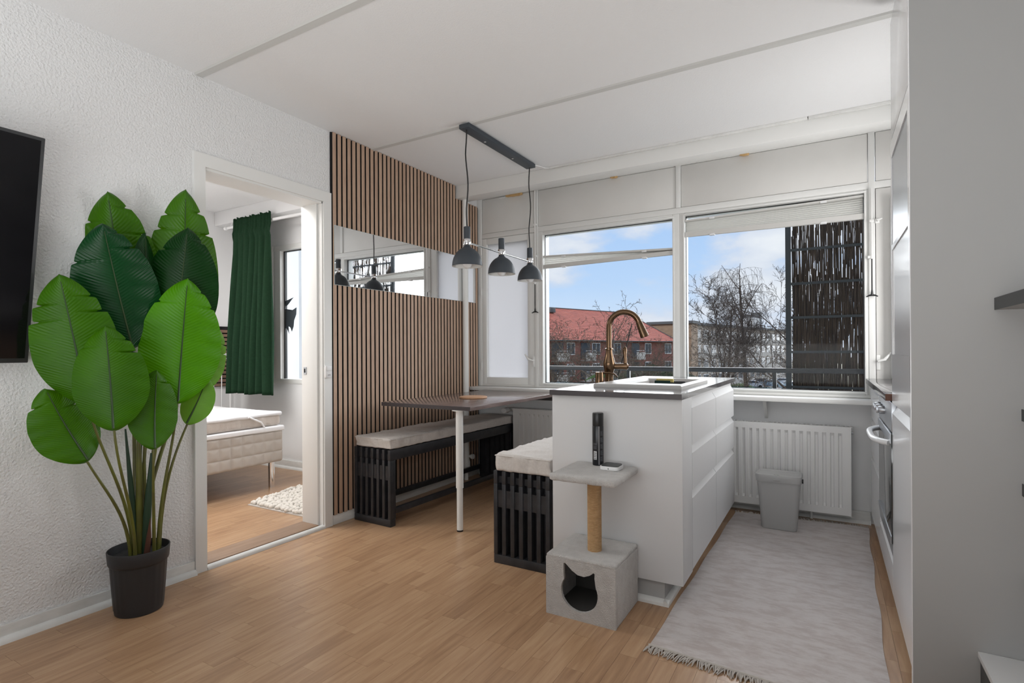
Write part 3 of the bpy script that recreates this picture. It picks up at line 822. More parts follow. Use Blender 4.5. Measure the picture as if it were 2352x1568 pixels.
tube(bm, [b0, b0 + Vector((0, 0, 0.035)), b0 + Vector((-0.002, 0, 0.065)), b0 + Vector((-0.003, 0, 0.09)), b0 + Vector((-0.002, 0, 0.104)), b0 + Vector((-0.002, 0, 0.110))], [0.010, 0.009, 0.0095, 0.013, 0.009, 0.003], 14); finish('lever', bm, M['brass'], tp)
# soap dispenser / cup in front of the tap
sx_, sy_ = -1.082, 2.800
sd = thing('soap_dispenser', 'small bronze soap dispenser beside the tap', 'soap dispenser', (sx_, sy_, 0.897))
bm = nb(); lathe(bm, [(0.0, 0.0), (0.0235, 0.0), (0.0235, 0.060), (0.022, 0.064), (0.0, 0.064)], (sx_, sy_, 0.897), 28); finish('bottle', bm, M['brass'], sd)
bm = nb(); q = Vector((sx_, sy_, 0.957)); tube(bm, [q, q + ud * 0.055 + Vector((0, -0.01, 0.0)), q + ud * 0.085 + Vector((0, -0.015, -0.006)), q + ud * 0.105 + Vector((0, -0.02, -0.022))], [0.006, 0.005, 0.0045, 0.003], 10); finish('nozzle', bm, M['brass'], sd)

# ================================================================== table by the wall
tb = thing('dining_table', 'dark stained wooden table between the two benches', 'table', (-2.15, 3.2, 0))
bm = nb(); box(bm, -2.505, -1.808, 2.611, 3.818, 0.728, 0.752, bev=0.0015); finish('tabletop', bm, M['table'], tb)
bpart('edge_band', M['tableedge'], tb, (-2.505, -1.808, 2.6085, 2.6108, 0.7285, 0.7515))
lx, ly = -1.915, 2.650
bm = nb(); tube(bm, [(lx, ly, 0.26), (lx, ly, 0.724)], 0.0225, 24); tube(bm, [(lx, ly, 0.722), (lx, ly, 0.728)], 0.045, 24); l = finish('leg', bm, M['paint'], tb)
bm = nb(); tube(bm, [(lx, ly, 0.008), (lx, ly, 0.262)], 0.0185, 24); finish('leg_extension', bm, M['paint'], l)
bm = nb(); tube(bm, [(lx, ly, 0.0), (lx, ly, 0.009)], 0.019, 24); finish('leg_foot', bm, M['blackplastic'], l)
bpart('wall_cleat', M['tableedge'], tb, (-2.45, -1.85, 3.79, 3.818, 0.69, 0.728))
bd = px(2, 0.752, 1087, 914)
bm = nb(); lathe(bm, [(0.0, 0.0), (0.092, 0.0), (0.097, 0.004), (0.097, 0.010), (0.093, 0.013), (0.0, 0.013)], (bd.x, bd.y, 0.752), 48)
tag(finish('round_board', bm, M['woodboard']), 'round beech trivet board lying on the dark table', 'board')


# ================================================================== benches
def make_bench(name, label, x0, y0, w, L, h, loc_group):
    r = thing(name, label, 'bench', (x0, y0, 0), loc_group)
    n = 7; t = 0.022; pitch = (w - t) / (n - 1)
    for i in range(n):                                  # long seat slats
        a = x0 + i * pitch
        bpart('seat_slat', M['black'], r, (a, a + t, y0, y0 + L, h - 0.065, h), bev=0.002)
    for (ya, yb) in ((y0, y0 + 0.045), (y0 + L - 0.045, y0 + L)):
        for i in range(n):
            a = x0 + i * pitch
            bpart('upright_slat', M['black'], r, (a, a + t, ya, yb, 0.045, h - 0.0655), bev=0.002)
        bpart('end_board', M['black'], r, (x0 + 0.002, x0 + w - 0.002, yb - 0.003 if ya == y0 else ya, yb + 0.004 if ya == y0 else ya + 0.005, 0.0449, h - 0.0656))
        bpart('foot_rail', M['black'], r, (x0, x0 + w, ya, yb, 0.0, 0.0448), bev=0.003)
        for i in range(n - 1):
            a = x0 + i * pitch + t
            bpart('spacer', M['black'], r, (a, a + pitch - t, ya + 0.006, yb - 0.004, 0.285, 0.372))
            bpart('spacer', M['black'], r, (a, a + pitch - t, ya + 0.020, yb - 0.004, h - 0.064, h - 0.030))
    for a in (x0, x0 + w - t):
        bpart('stretcher', M['black'], r, (a, a + t, y0 + 0.046, y0 + L - 0.046, 0.075, 0.112), bev=0.002)
    return r


def cushion(label, x0, x1, y0, y1, z0, z1, seed, loc, rot=0.0):
    sv = Vector((seed * 3.1, seed * 1.7, seed))

    def disp(q, d):
        n1 = noise.noise(Vector((q.x * 9, q.y * 14, q.z * 9)) + sv)
        n2 = noise.noise(Vector((q.x * 22 + q.y * 10, q.y * 26, q.z * 12)) + sv * 2)
        edge = 1.0 if d.z < 0.9 and d.z > -0.5 else 0.45
        k = d if d.length > 0 else Vector((0, 0, 1))
        n3 = abs(noise.noise(Vector((q.x * 16 + q.y * 9, q.y * 20, q.z * 8)) + sv * 3))
        return k * (0.0055 * n1 + 0.005 * n2 * edge - 0.009 * edge * max(0.0, 0.22 - n3) / 0.22 * 0.8) + Vector((0, 0, 0.004 * n1))
    bm = nb(); soft_box(bm, (x0, y0, z0), (x1, y1, z1), 0.016, (16, 70, 4), disp)
    mn = min(v.co.z for v in bm.verts)
    bmesh.ops.translate(bm, verts=bm.verts[:], vec=(0, 0, z0 - mn))
    th = thing('seat_cushion', label, 'cushion', loc, 'bench cushions')
    c = finish('cushion_cover', bm, M['cushion'], th, 60)
    bm = nb()
    pts = []
    z = z1 - 0.004
    seg = [(x0 + 0.004, y0 + 0.004), (x1 - 0.004, y0 + 0.004), (x1 - 0.004, y1 - 0.004), (x0 + 0.004, y1 - 0.004), (x0 + 0.004, y0 + 0.004)]
    for (a, b) in zip(seg, seg[1:]):
        for k in range(12):
            s = k / 12
            p = Vector((a[0] + (b[0] - a[0]) * s, a[1] + (b[1] - a[1]) * s, z - 0.002))
            pts.append(p)
    pts.append(pts[0])
    tube(bm, pts, 0.0028, 6); finish('cushion_seam', bm, M['cushion'], th)
    th.rotation_euler = (0, 0, rot)
    return th


b1 = make_bench('slatted_bench', 'black slatted bench against the oak slat wall', -2.640, 2.500, 0.318, 1.43, 0.472, 'black slatted benches')
b1.rotation_euler = (0, 0, math.radians(-1.75))
cushion('beige linen cushion on the bench along the slat wall', -2.640, -2.318, 2.500, 3.92, 0.472, 0.540, 1, (-2.640, 2.500, 0.472), math.radians(-1.75))
b2 = make_bench('slatted_bench', 'black slatted bench against the white island', -1.482, 2.344, 0.318, 1.30, 0.470, 'black slatted benches')
cushion('beige linen cushion on the bench beside the island', -1.470, -1.150, 2.330, 3.64, 0.470, 0.556, 5, (-1.470, 2.330, 0.470))

# ================================================================== pendant lamp
PX_ = -1.88
pl_ = thing('pendant_lamp', 'dark grey three-shade pendant lamp hanging over the table', 'pendant lamp', (PX_, 3.09, 1.59))
bm = nb(); box(bm, PX_ - 0.036, PX_ + 0.036, 2.662, 3.512, CEIL - 0.034, CEIL - 0.0075, bev=0.002); finish('ceiling_bar', bm, M['lampmetal'], pl_)
bm = nb()
for yy in (2.90, 3.25): tube(bm, [(PX_ - 0.004, yy, CEIL - 0.033), (PX_ - 0.004, yy, CEIL - 0.040)], 0.008, 12)
finish('ceiling_screw', bm, M['chrome'], pl_)
ys = (2.690, 3.088, 3.486)
random.seed(3)
for yy in (ys[0], ys[2]):
    bm = nb(); pts = []
    for k in range(17):
        s = k / 16
        z = CEIL - 0.036 + (1.829 - CEIL + 0.036) * s
        wv = 0.006 * math.sin(s * 9.0 + yy) * min(1, 4 * s, 4 * (1 - s))
        pts.append((PX_ + wv, yy + wv * 0.6, z))
    tube(bm, pts, 0.0042, 8); finish('cable', bm, M['cable'], pl_)
bm = nb(); tube(bm, [(PX_, ys[0], 1.735), (PX_, ys[2], 1.728)], 0.0055, 12); finish('cross_bar', bm, M['chrome'], pl_)
for yy in ys:
    c = (PX_, yy, 0)
    bm = nb(); lathe(bm, [(0.0, 1.829), (0.017, 1.829), (0.0205, 1.827), (0.0205, 1.752), (0.0, 1.752)], c, 28); finish('lamp_cap', bm, M['lampmetal'], pl_)
    bm = nb(); lathe(bm, [(0.0225, 1.754), (0.0238, 1.752), (0.0238, 1.720), (0.0225, 1.718), (0.018, 1.718)], c, 28); finish('collar', bm, M['chrome'], pl_)
    prof = [(0.018, 1.719), (0.0185, 1.712), (0.024, 1.706)]
    for k in range(0, 15):
        a = math.radians(72 - 72 * k / 14)
        prof.append((0.091 * math.cos(a), 1.592 + 0.114 * math.sin(a)))
    prof.append((0.0925, 1.590))
    bm = nb(); lathe(bm, prof, c, 48); s = finish('lamp_shade', bm, M['lampmetal'], pl_)
    bm = nb(); lathe(bm, [(r_ - 0.0022 if r_ > 0.03 else r_ * 0.8, z_ - 0.0012) for r_, z_ in prof[2:-1]] + [(0.0905, 1.590), (0.0925, 1.590)], c, 48); finish('shade_lining', bm, M['lampwhite'], s)
    bm = nb(); lathe(bm, [(0.0, 1.578)] + [(0.030 * math.sin(math.radians(a)), 1.608 - 0.030 * math.cos(math.radians(a))) for a in range(15, 140, 15)] + [(0.013, 1.65), (0.013, 1.70)], c, 24); finish('bulb', bm, M['bulb'], s)
bm = nb(); tube(bm, [(PX_ + 0.02, 3.50, CEIL - 0.012), (PX_ + 0.05, 3.56, CEIL - 0.012), (PX_ + 0.06, 3.62, CEIL - 0.009), (PX_ + 0.09, 3.645, CEIL - 0.007)], 0.004, 8)
finish('supply_lead', bm, M['whiteplastic'], pl_)

# ================================================================== radiators


def radiator(label, x0, x1, valve_left, group='panel radiators'):
    y0, y1, z0, z1 = 3.882, 3.972, 0.062, 0.603
    r = thing('panel_radiator', label, 'radiator', ((x0 + x1) / 2, y1, 0), group)
    bm = nb()
    prof = []
    e = 0.035
    n = int((x1 - x0 - 2 * e) / 0.0415); p = (x1 - x0 - 2 * e) / n
    def rowpts(z, depth):
        pts = [(x0, y0), (x0 + e, y0)]
        for i in range(n):
            a = x0 + e + i * p
            pts += [(a + p * 0.30, y0), (a + p * 0.42, y0 + depth), (a + p * 0.70, y0 + depth), (a + p * 0.82, y0)]
        pts += [(x1 - e, y0), (x1, y0)]
        return [bm.verts.new((a, b, z)) for a, b in pts]
    rows = [rowpts(z, d) for z, d in ((z0, 0), (z0 + 0.045, 0), (z0 + 0.062, 0.012), (z1 - 0.058, 0.012), (z1 - 0.040, 0), (z1 - 0.006, 0))]
    for A, B in zip(rows, rows[1:]):
        for i in range(len(A) - 1): bm.faces.new((A[i], A[i + 1], B[i + 1], B[i]))
    finish('front_panel', bm, M['radiator'], r, 25)
    bpart('side_cover', M['radiator'], r, (x0 - 0.004, x0, y0 - 0.002, y1, z0 - 0.004, z1), bev=0.0015)
    bpart('side_cover', M['radiator'], r, (x1, x1 + 0.004, y0 - 0.002, y1, z0 - 0.004, z1), bev=0.0015)
    bpart('rear_panel', M['radiator'], r, (x0, x1, y1 - 0.01, y1, z0, z1 - 0.006))
    bm = nb()
    box(bm, x0, x1, y0, y0 + 0.012, z1 - 0.006, z1); box(bm, x0, x1, y1 - 0.012, y1, z1 - 0.006, z1)
    k = x0 + 0.01
    while k < x1:
        box(bm, k, k + 0.012, y0 + 0.012, y1 - 0.012, z1 - 0.006, z1 - 0.001); k += 0.024
    finish('top_grille', bm, M['radiator'], r)
    if valve_left:
        z = z1 - 0.015
        bm = nb(); tube(bm, [(x0 - 0.003, y0 + 0.05, z), (x0 - 0.05, y0 + 0.05, z)], 0.012, 14); tube(bm, [(x0 - 0.05, y0 + 0.07, z), (x0 - 0.05, y0 - 0.01, z)], 0.014, 14); v = finish('valve', bm, M['paint'], r)
        bm = nb(); tube(bm, [(x0 - 0.05, y0 - 0.008, z), (x0 - 0.05, y0 - 0.02, z), (x0 - 0.05, y0 - 0.075, z), (x0 - 0.05, y0 - 0.08, z)], [0.018, 0.024, 0.022, 0.018], 24); finish('thermostat_head', bm, M['whiteplastic'], v)
    else:
        bm = nb(); tube(bm, [(x1 + 0.003, y0 + 0.05, z1 - 0.04), (x1 + 0.016, y0 + 0.05, z1 - 0.04)], 0.007, 10); finish('bleed_valve', bm, M['steel'], r)
        bm = nb()
        for xx in (-0.20, -0.10): tube(bm, [(xx, 3.955, z0), (xx, 3.955, 0.0)], 0.009, 10)
        finish('supply_pipes', bm, M['paint'], r)
    bpart('wall_bracket', M['paint'], r, (x0 + 0.12, x0 + 0.16, y1, 4.002, 0.2, 0.5), (x1 - 0.16, x1 - 0.12, y1, 4.002, 0.2, 0.5))
    return r


radiator('white ribbed radiator behind the table and benches', -2.255, -1.20, True)
radiator('white ribbed radiator behind the grey bin', -1.10, 0.112, False)

# ================================================================== waste bin
bn_ = thing('waste_bin', 'light grey plastic waste bin with flap lid on the rug', 'bin', (-0.262, 3.635, 0.0095))
bm = nb()


def ring(x0, x1, y0, y1, z, r, k=5):
    out = []
    for cx, cy, a0 in ((x1 - r, y1 - r, 0), (x0 + r, y1 - r, 90), (x0 + r, y0 + r, 180), (x1 - r, y0 + r, 270)):
        for i in range(k):
            a = math.radians(a0 + 90 * i / (k - 1))
            out.append((cx + r * math.cos(a), cy + r * math.sin(a), z))
    return out


def loft(bm, rings, cap0=True, cap1=True):
    R_ = [[bm.verts.new(p) for p in q] for q in rings]
    n = len(R_[0])
    for A, B in zip(R_, R_[1:]):
        for i in range(n): bm.faces.new((A[i], A[(i + 1) % n], B[(i + 1) % n], B[i]))
    if cap0: bm.faces.new(list(reversed(R_[0])))
    if cap1: bm.faces.new(R_[-1])


zb = 0.0095
loft(bm, [ring(-0.354, -0.168, 3.574, 3.690, zb, 0.022), ring(-0.357, -0.165, 3.571, 3.693, zb + 0.006, 0.024), ring(-0.378, -0.146, 3.560, 3.712, 0.296, 0.026)])
finish('bucket', bm, M['greyplastic'], bn_, 40)
bm = nb(); loft(bm, [ring(-0.384, -0.141, 3.553, 3.718, 0.292, 0.028), ring(-0.388, -0.138, 3.549, 3.722, 0.322, 0.028), ring(-0.386, -0.140, 3.551, 3.720, 0.334, 0.028), ring(-0.376, -0.150, 3.561, 3.710, 0.337, 0.022), ring(-0.372, -0.154, 3.565, 3.706, 0.331, 0.02)])
ld = finish('lid', bm, M['greyplastic'], bn_, 40)
bm = nb(); box(bm, -0.290, -0.250, 3.543, 3.552, 0.306, 0.311, bev=0.002); box(bm, -0.285, -0.255, 3.556, 3.566, 0.336, 0.340, bev=0.0015); finish('lid_catch', bm, M['greyplastic'], ld)
bm = nb(); tube(bm, [(-0.139, 3.60, 0.305), (-0.131, 3.60, 0.305)], 0.013, 16); finish('lid_button', bm, M['blackplastic'], bn_)

# ================================================================== cat tree
ct = thing('cat_tree', 'light grey plush cat tree with sisal post and cat-face opening', 'cat tree', (-0.862, 2.144, 0))
CX0, CX1, CY0, CY1, CZ = -1.012, -0.713, 2.002, 2.286, 0.247
T = 0.014


def fuzz(amp, sc):
    return lambda q, d: d * amp * noise.noise(q * sc) + Vector((noise.noise(q * sc * 2), noise.noise(q * sc * 2 + Vector((5, 5, 5))), 0)) * amp * 0.3


bm = nb(); soft_box(bm, (CX0, CY0, CZ - 0.018), (CX1, CY1, CZ), 0.008, (26, 26, 2), fuzz(0.0018, 60)); finish('top_board', bm, M['plush'], ct, 60)
bm = nb(); soft_box(bm, (CX0, CY0 + 0.015, 0), (CX0 + T, CY1, CZ - 0.016), 0.005, (2, 20, 20), fuzz(0.0015, 60)); finish('side_wall', bm, M['plush'], ct, 60)
bm = nb(); soft_box(bm, (CX1 - T, CY0 + 0.015, 0), (CX1, CY1, CZ - 0.016), 0.005, (2, 20, 20), fuzz(0.0015, 60)); finish('side_wall', bm, M['plush'], ct, 60)
bm = nb(); soft_box(bm, (CX0 + T, CY1 - T, 0), (CX1 - T, CY1, CZ - 0.016), 0.005, (20, 2, 20)); finish('back_wall', bm, M['plushdark'], ct, 60)
bpart('inside_floor', M['plushdark'], ct, (CX0 + T, CX1 - T, CY0 + 0.016, CY1 - T, 0.0, 0.012))
# front wall with the cat-head hole
hole = []
hc = ((CX0 + CX1) / 2 - 0.003, 0.112)
r_h = 0.079
for a in range(-214, 36, 10):
    hole.append((hc[0] + r_h * math.cos(math.radians(a)), hc[1] + r_h * 0.98 * math.sin(math.radians(a))))
# ears: right ear tip, dip of the head, left ear tip
hole += [(hc[0] + 0.066, hc[1] + 0.070), (hc[0] + 0.067, hc[1] + 0.088), (hc[0] + 0.062, hc[1] + 0.091), (hc[0] + 0.046, hc[1] + 0.078), (hc[0] + 0.022, hc[1] + 0.068), (hc[0] - 0.006, hc[1] + 0.070), (hc[0] - 0.030, hc[1] + 0.083), (hc[0] - 0.060, hc[1] + 0.109), (hc[0] - 0.067, hc[1] + 0.106), (hc[0] - 0.068, hc[1] + 0.075)]
out = []
m_ = 0.006
for k in range(12): out.append((CX0 + (CX1 - CX0) * k / 12, 0.0))
for k in range(10): out.append((CX1, (CZ - 0.014) * k / 10))
for k in range(12): out.append((CX1 - (CX1 - CX0) * k / 12, CZ - 0.014))
for k in range(10): out.append((CX0, (CZ - 0.014) * (1 - k / 10)))
bm = nb()
vo = [bm.verts.new((x, CY0, z)) for x, z in out]
vh = [bm.verts.new((x, CY0, z)) for x, z in hole]
ed = [bm.edges.new((vo[i], vo[(i + 1) % len(vo)])) for i in range(len(vo))] + [bm.edges.new((vh[i], vh[(i + 1) % len(vh)])) for i in range(len(vh))]
res = bmesh.ops.triangle_fill(bm, use_beauty=True, use_dissolve=False, edges=ed, normal=(0, -1, 0))
fs = [f for f in res['geom'] if isinstance(f, bmesh.types.BMFace)]
ex = bmesh.ops.extrude_face_region(bm, geom=fs)
nv = [g for g in ex['geom'] if isinstance(g, bmesh.types.BMVert)]
bmesh.ops.translate(bm, verts=nv, vec=(0, T, 0))
bmesh.ops.recalc_face_normals(bm, faces=bm.faces[:])
finish('front_wall', bm, M['plush'], ct, 40)
bm = nb(); prism(bm, hole, lambda u, v, w: (hc[0] + (u - hc[0]) * 1.02, w, hc[1] + (v - hc[1]) * 1.02), CY0 + T, CY0 + T + 0.001)
bm.free()
pcx, pcy = -0.848, 2.128
prof = []
z = CZ - 0.002
while z < 0.552:
    for k in range(4):
        a = math.pi * k / 4
        prof.append((0.0275 + 0.0022 * math.sin(a), z + 0.0055 * k / 4))
    z += 0.0055
bm = nb(); lathe(bm, prof, (pcx, pcy, 0), 28, True, True); finish('sisal_post', bm, M['sisal'], ct, 0)
bm = nb(); soft_box(bm, (-0.992, 1.986, 0.551), (-0.704, 2.272, 0.580), 0.011, (24, 24, 2), fuzz(0.0022, 45)); finish('platform', bm, M['plush'], ct, 60)

# spray can on the platform
cx, cy, cz = -0.871, 2.232, 0.581
can = thing('spray_can', 'tall black spray can standing on the cat tree platform', 'spray can', (cx, cy, cz))
bm = nb(); lathe(bm, [(0.0, 0.0), (0.0235, 0.0), (0.0245, 0.003), (0.0245, 0.168), (0.0238, 0.170)], (cx, cy, cz), 32); finish('can_body', bm, M['canblack'], can)
bm = nb(); lathe(bm, [(0.0236, 0.170), (0.0242, 0.172), (0.0240, 0.222), (0.0225, 0.2265), (0.0, 0.2275)], (cx, cy, cz), 32); finish('can_cap', bm, M['blackplastic'], can)


def patch(name, m, a0, a1, z0, z1, parent, r=0.02465):
    base = math.atan2(-cy, -cx)
    bm = nb(); n = max(2, int(abs(a1 - a0) / 6)); rows = []
    for k in range(n + 1):
        a = base + math.radians(a0 + (a1 - a0) * k / n)
        rows.append([bm.verts.new((cx + rr * math.cos(a), cy + rr * math.sin(a), cz + zz)) for rr in (r,) for zz in (z0, z1)])
    for A, B in zip(rows, rows[1:]): bm.faces.new((A[0], B[0], B[1], A[1]))
    bmesh.ops.recalc_face_normals(bm, faces=bm.faces[:])
    return finish(name, bm, m, parent)


patch('silver_stripe', M['cansilver'], 4, 16, 0.004, 0.170, can)
lb = patch('barcode_label', M['label'], -48, -14, 0.026, 0.062, can)
for k in range(8):
    a = 0.029 + k * 0.004
    patch('barcode_bar', M['canblack'], -44, -18 - (k % 3) * 2, a, a + (0.0012 if k % 2 else 0.0022), lb, 0.0248)
for zz in (0.130, 0.102, 0.074, 0.046, 0.020):
    for k in range(5):
        patch('print_line', M['canprint'], 24, 58 - (k * 7) % 11, zz + k * 0.0042, zz + k * 0.0042 + 0.0022, can)
for zz in (0.072, 0.077, 0.082, 0.089, 0.094):
    patch('print_line', M['canprint'], -55, -14, zz, zz + 0.0022, can)
# small sensor puck
q = (-0.792, 2.185, 0.5812)
sn_ = thing('sensor_puck', 'small white square device with black top on the cat tree', 'device', q)
s_ = 0.041
bm = nb(); loft(bm, [ring(q[0] - s_, q[0] + s_, q[1] - s_, q[1] + s_, q[2], 0.018), ring(q[0] - s_ - .001, q[0] + s_ + .001, q[1] - s_ - .001, q[1] + s_ + .001, q[2] + 0.010, 0.019), ring(q[0] - s_, q[0] + s_, q[1] - s_, q[1] + s_, q[2] + 0.015, 0.018)]); h = finish('housing', bm, M['whiteplastic'], sn_, 40)
bm = nb(); loft(bm, [ring(q[0] - s_ + .003, q[0] + s_ - .003, q[1] - s_ + .003, q[1] + s_ - .003, q[2] + 0.015, 0.016), ring(q[0] - s_ + .004, q[0] + s_ - .004, q[1] - s_ + .004, q[1] + s_ - .004, q[2] + 0.018, 0.015)]); finish('top_cover', bm, M['tvframe'], sn_, 40)
bpart('port', M['dark'], h, (q[0] - 0.002, q[0] + 0.001, q[1] - s_ - 0.0015, q[1] - s_ + 0.001, q[2] + 0.004, q[2] + 0.009))


# ================================================================== rug with fringes
def rug_mat():
    m = bpy.data.materials.new('worn_beige_rug'); m.use_nodes = True
    t = m.node_tree; b = t.nodes['Principled BSDF']; N = t.nodes.new; L = t.links.new
    b.inputs['Roughness'].default_value = 0.95; b.inputs['Sheen Weight'].default_value = 0.3
    g = N('ShaderNodeNewGeometry')
    mp1 = N('ShaderNodeMapping'); mp1.inputs['Scale'].default_value = (9, 22, 9); L(g.outputs['Position'], mp1.inputs[0])
    n1 = N('ShaderNodeTexNoise'); n1.inputs['Scale'].default_value = 1; n1.inputs['Detail'].default_value = 6; n1.inputs['Roughness'].default_value = 0.72; L(mp1.outputs[0], n1.inputs['Vector'])
    mp2 = N('ShaderNodeMapping'); mp2.inputs['Scale'].default_value = (18, 130, 18); L(g.outputs['Position'], mp2.inputs[0])
    n2 = N('ShaderNodeTexNoise'); n2.inputs['Scale'].default_value = 1; n2.inputs['Detail'].default_value = 3; L(mp2.outputs[0], n2.inputs['Vector'])
    a = N('ShaderNodeMath'); a.operation = 'MULTIPLY_ADD'; a.inputs[1].default_value = 0.22; L(n2.outputs['Fac'], a.inputs[0]); L(n1.outputs['Fac'], a.inputs[2])
    rp = N('ShaderNodeValToRGB'); rp.color_ramp.elements[0].position = 0.50; rp.color_ramp.elements[1].position = 0.68
    rp.color_ramp.elements[0].color = (0.46, 0.40, 0.38, 1); rp.color_ramp.elements[1].color = (0.57, 0.525, 0.51, 1)
    L(a.outputs[0], rp.inputs[0]); L(rp.outputs[0], b.inputs['Base Color'])
    bn = N('ShaderNodeBump'); bn.inputs['Strength'].default_value = 0.5; bn.inputs['Distance'].default_value = 0.004; L(n2.outputs['Fac'], bn.inputs['Height']); L(bn.outputs[0], b.inputs['Normal'])
    return m


M['rug'] = rug_mat()
M['fringe'] = mat('rug_fringe', (0.52, 0.48, 0.44), 0.95)
A_, B_, C_, D_ = Vector((-0.571, 1.955, 0)), Vector((0.158, 1.905, 0)), Vector((0.200, 3.885, 0)), Vector((-0.540, 3.845, 0))
rg = thing('area_rug', 'worn beige pile rug with fringes on the kitchen floor', 'rug', (-0.19, 2.9, 0))
bm = nb(); NX, NY = 40, 90; top = []


def rz(u, v, p):
    e = max(0.0, 1 - v * 14)
    w = 0.0015 * noise.noise(Vector((p.x * 6, p.y * 4, 0))) + 0.0035 * e * max(0.0, noise.noise(Vector((p.x * 9, 2, 4)))) 
    return 0.0082 + w


for j in range(NY + 1):
    v = j / NY; row = []
    for i in range(NX + 1):
        u = i / NX
        p = A_ * (1 - u) * (1 - v) + B_ * u * (1 - v) + C_ * u * v + D_ * (1 - u) * v
        p = p + Vector((0.004 * math.sin(v * 21) * (1 if u > 0.5 else 0.6) * (abs(u - 0.5) * 2) ** 4, 0.005 * math.sin(u * 9) * (abs(v - 0.5) * 2) ** 8, 0))
        edge = min(i, NX - i, 2) / 2
        row.append(bm.verts.new((p.x, p.y, 0.0015 + rz(u, v, p) * (0.55 + 0.45 * edge) - 0.0015)))
    top.append(row)
for j in range(NY):
    for i in range(NX): bm.faces.new((top[j][i], top[j][i + 1], top[j + 1][i + 1], top[j + 1][i]))
per = top[0] + [r_[-1] for r_ in top[1:]] + list(reversed(top[-1]))[1:] + [r_[0] for r_ in reversed(top[1:-1])]
low = [bm.verts.new((v_.co.x, v_.co.y, 0.0006)) for v_ in per]
for i in range(len(per)): bm.faces.new((per[i], low[i], low[(i + 1) % len(per)], per[(i + 1) % len(per)]))
finish('pile', bm, M['rug'], rg, 50)
random.seed(11)
for (P, Q, dy, nt_, zz) in ((A_, B_, -1, 170, 0.006), (D_, C_, 1, 120, 0.006)):
    bm = nb()
    dirn = (Q - P).normalized()
    for k in range(nt_):
        s = (k + random.uniform(0.2, 0.8)) / nt_
        p = P + (Q - P) * s
        ln = random.uniform(0.028, 0.05); sw = random.uniform(-0.022, 0.012)
        e1 = p + Vector((sw * 0.5, dy * ln * 0.5, 0)); e2 = p + Vector((sw, dy * ln, 0))
        tube(bm, [(p.x, p.y - dy * 0.004, zz), (e1.x, e1.y, 0.006 + random.uniform(0, 0.006)), (e2.x, e2.y, 0.003)], [0.0022, 0.0026, 0.0012], 5)
    tag(finish('fringe', bm, M['fringe'], rg), kind='stuff')
bm = nb(); pts = [(A_ + (B_ - A_) * (k / 60) + Vector((0, -0.002, 0.0085 + 0.001 * (k % 2)))) for k in range(61)]; tube(bm, pts, 0.0045, 6); finish('braided_hem', bm, M['fringe'], rg)

# ================================================================== kitchen wall: tall unit, oven, base unit
TX = 0.22
tu = thing('tall_cabinet', 'tall white built-in cabinet with grey side at the right', 'cabinet', (0.5, 2.38, 0))
bpart('side_panel', M['greypanel'], tu, (TX + 0.002, 1.60, 2.085, 2.104, 0.0, CEIL), bev=0.001)
bpart('carcass', M['cabinet'], tu, (TX + 0.022, 0.85, 2.1045, 2.660, 0.08, 1.905))
bpart('plinth', M['cabinet'], tu, (TX + 0.05, 0.85, 2.1045, 2.660, 0, 0.08))
drawer_front(tu, TX, 2.1045, 2.660, 0.082, 0.850, -1, M['cabgloss']).name = 'lower_door'
bpart('edge_strip', M['cabgloss'], tu, (TX, TX + 0.002, 2.085, 2.104, 0.0, 2.44))
# upper door: frame with two inset panels
bm = nb()
yA, yB = 2.1055, 2.659
for (a, b, c, d_) in ((yA, 2.128, 0.862, 1.905), (2.640, yB, 0.862, 1.905), (2.128, 2.640, 0.862, 1.057), (2.128, 2.640, 1.472, 1.492), (2.128, 2.640, 1.842, 1.905)):
    box(bm, TX, TX + 0.020, a, b, c, d_)
finish('upper_door_frame', bm, M['cabgloss'], tu, 0)
bpart('door_inset', M['cabgloss'], tu, (TX + 0.004, TX + 0.018, 2.1285, 2.6395, 1.0575, 1.4715))
bpart('door_inset', M['steel'], tu, (TX + 0.004, TX + 0.018, 2.1285, 2.6395, 1.4925, 1.8415))
bpart('top_unit', M['cabgloss'], tu, (TX + 0.001, 0.85, 2.1055, 2.652, 1.915, 2.385), bev=0.002)

ov = thing('built_in_oven', 'built-in steel oven with dark glass door and white handle', 'oven', (0.4, 3.0, 0.24))
OY0, OY1 = 2.664, 3.292
bpart('housing', M['cabinet'], ov, (TX + 0.03, 0.82, OY0, OY1, 0.238, 0.868))
bpart('control_panel', M['steel'], ov, (TX - 0.002, TX + 0.03, OY0 + 0.002, OY1 - 0.002, 0.742, 0.862), bev=0.002)
dr_ = bpart('oven_door', M['glassdark'], ov, (TX - 0.004, TX + 0.03, OY0 + 0.002, OY1 - 0.002, 0.290, 0.735), bev=0.002)
bpart('door_trim', M['steel'], dr_, (TX - 0.007, TX - 0.003, OY0 + 0.004, OY1 - 0.004, 0.695, 0.735))
bpart('door_trim', M['steel'], dr_, (TX - 0.007, TX - 0.003, OY0 + 0.004, OY1 - 0.004, 0.290, 0.320))
bpart('vent_strip', M['steel'], ov, (TX, TX + 0.03, OY0 + 0.002, OY1 - 0.002, 0.240, 0.285), bev=0.002)
bm = nb()
hz = 0.690
pts = []
for k in range(19):
    s = k / 18
    out_ = 0.052 * (1 - abs(2 * s - 1) ** 4)
    pts.append((TX - 0.004 - out_, OY0 + 0.06 + (OY1 - OY0 - 0.12) * s, hz))
tube(bm, pts, 0.0125, 14); finish('door_handle', bm, M['whiteplastic'], dr_)
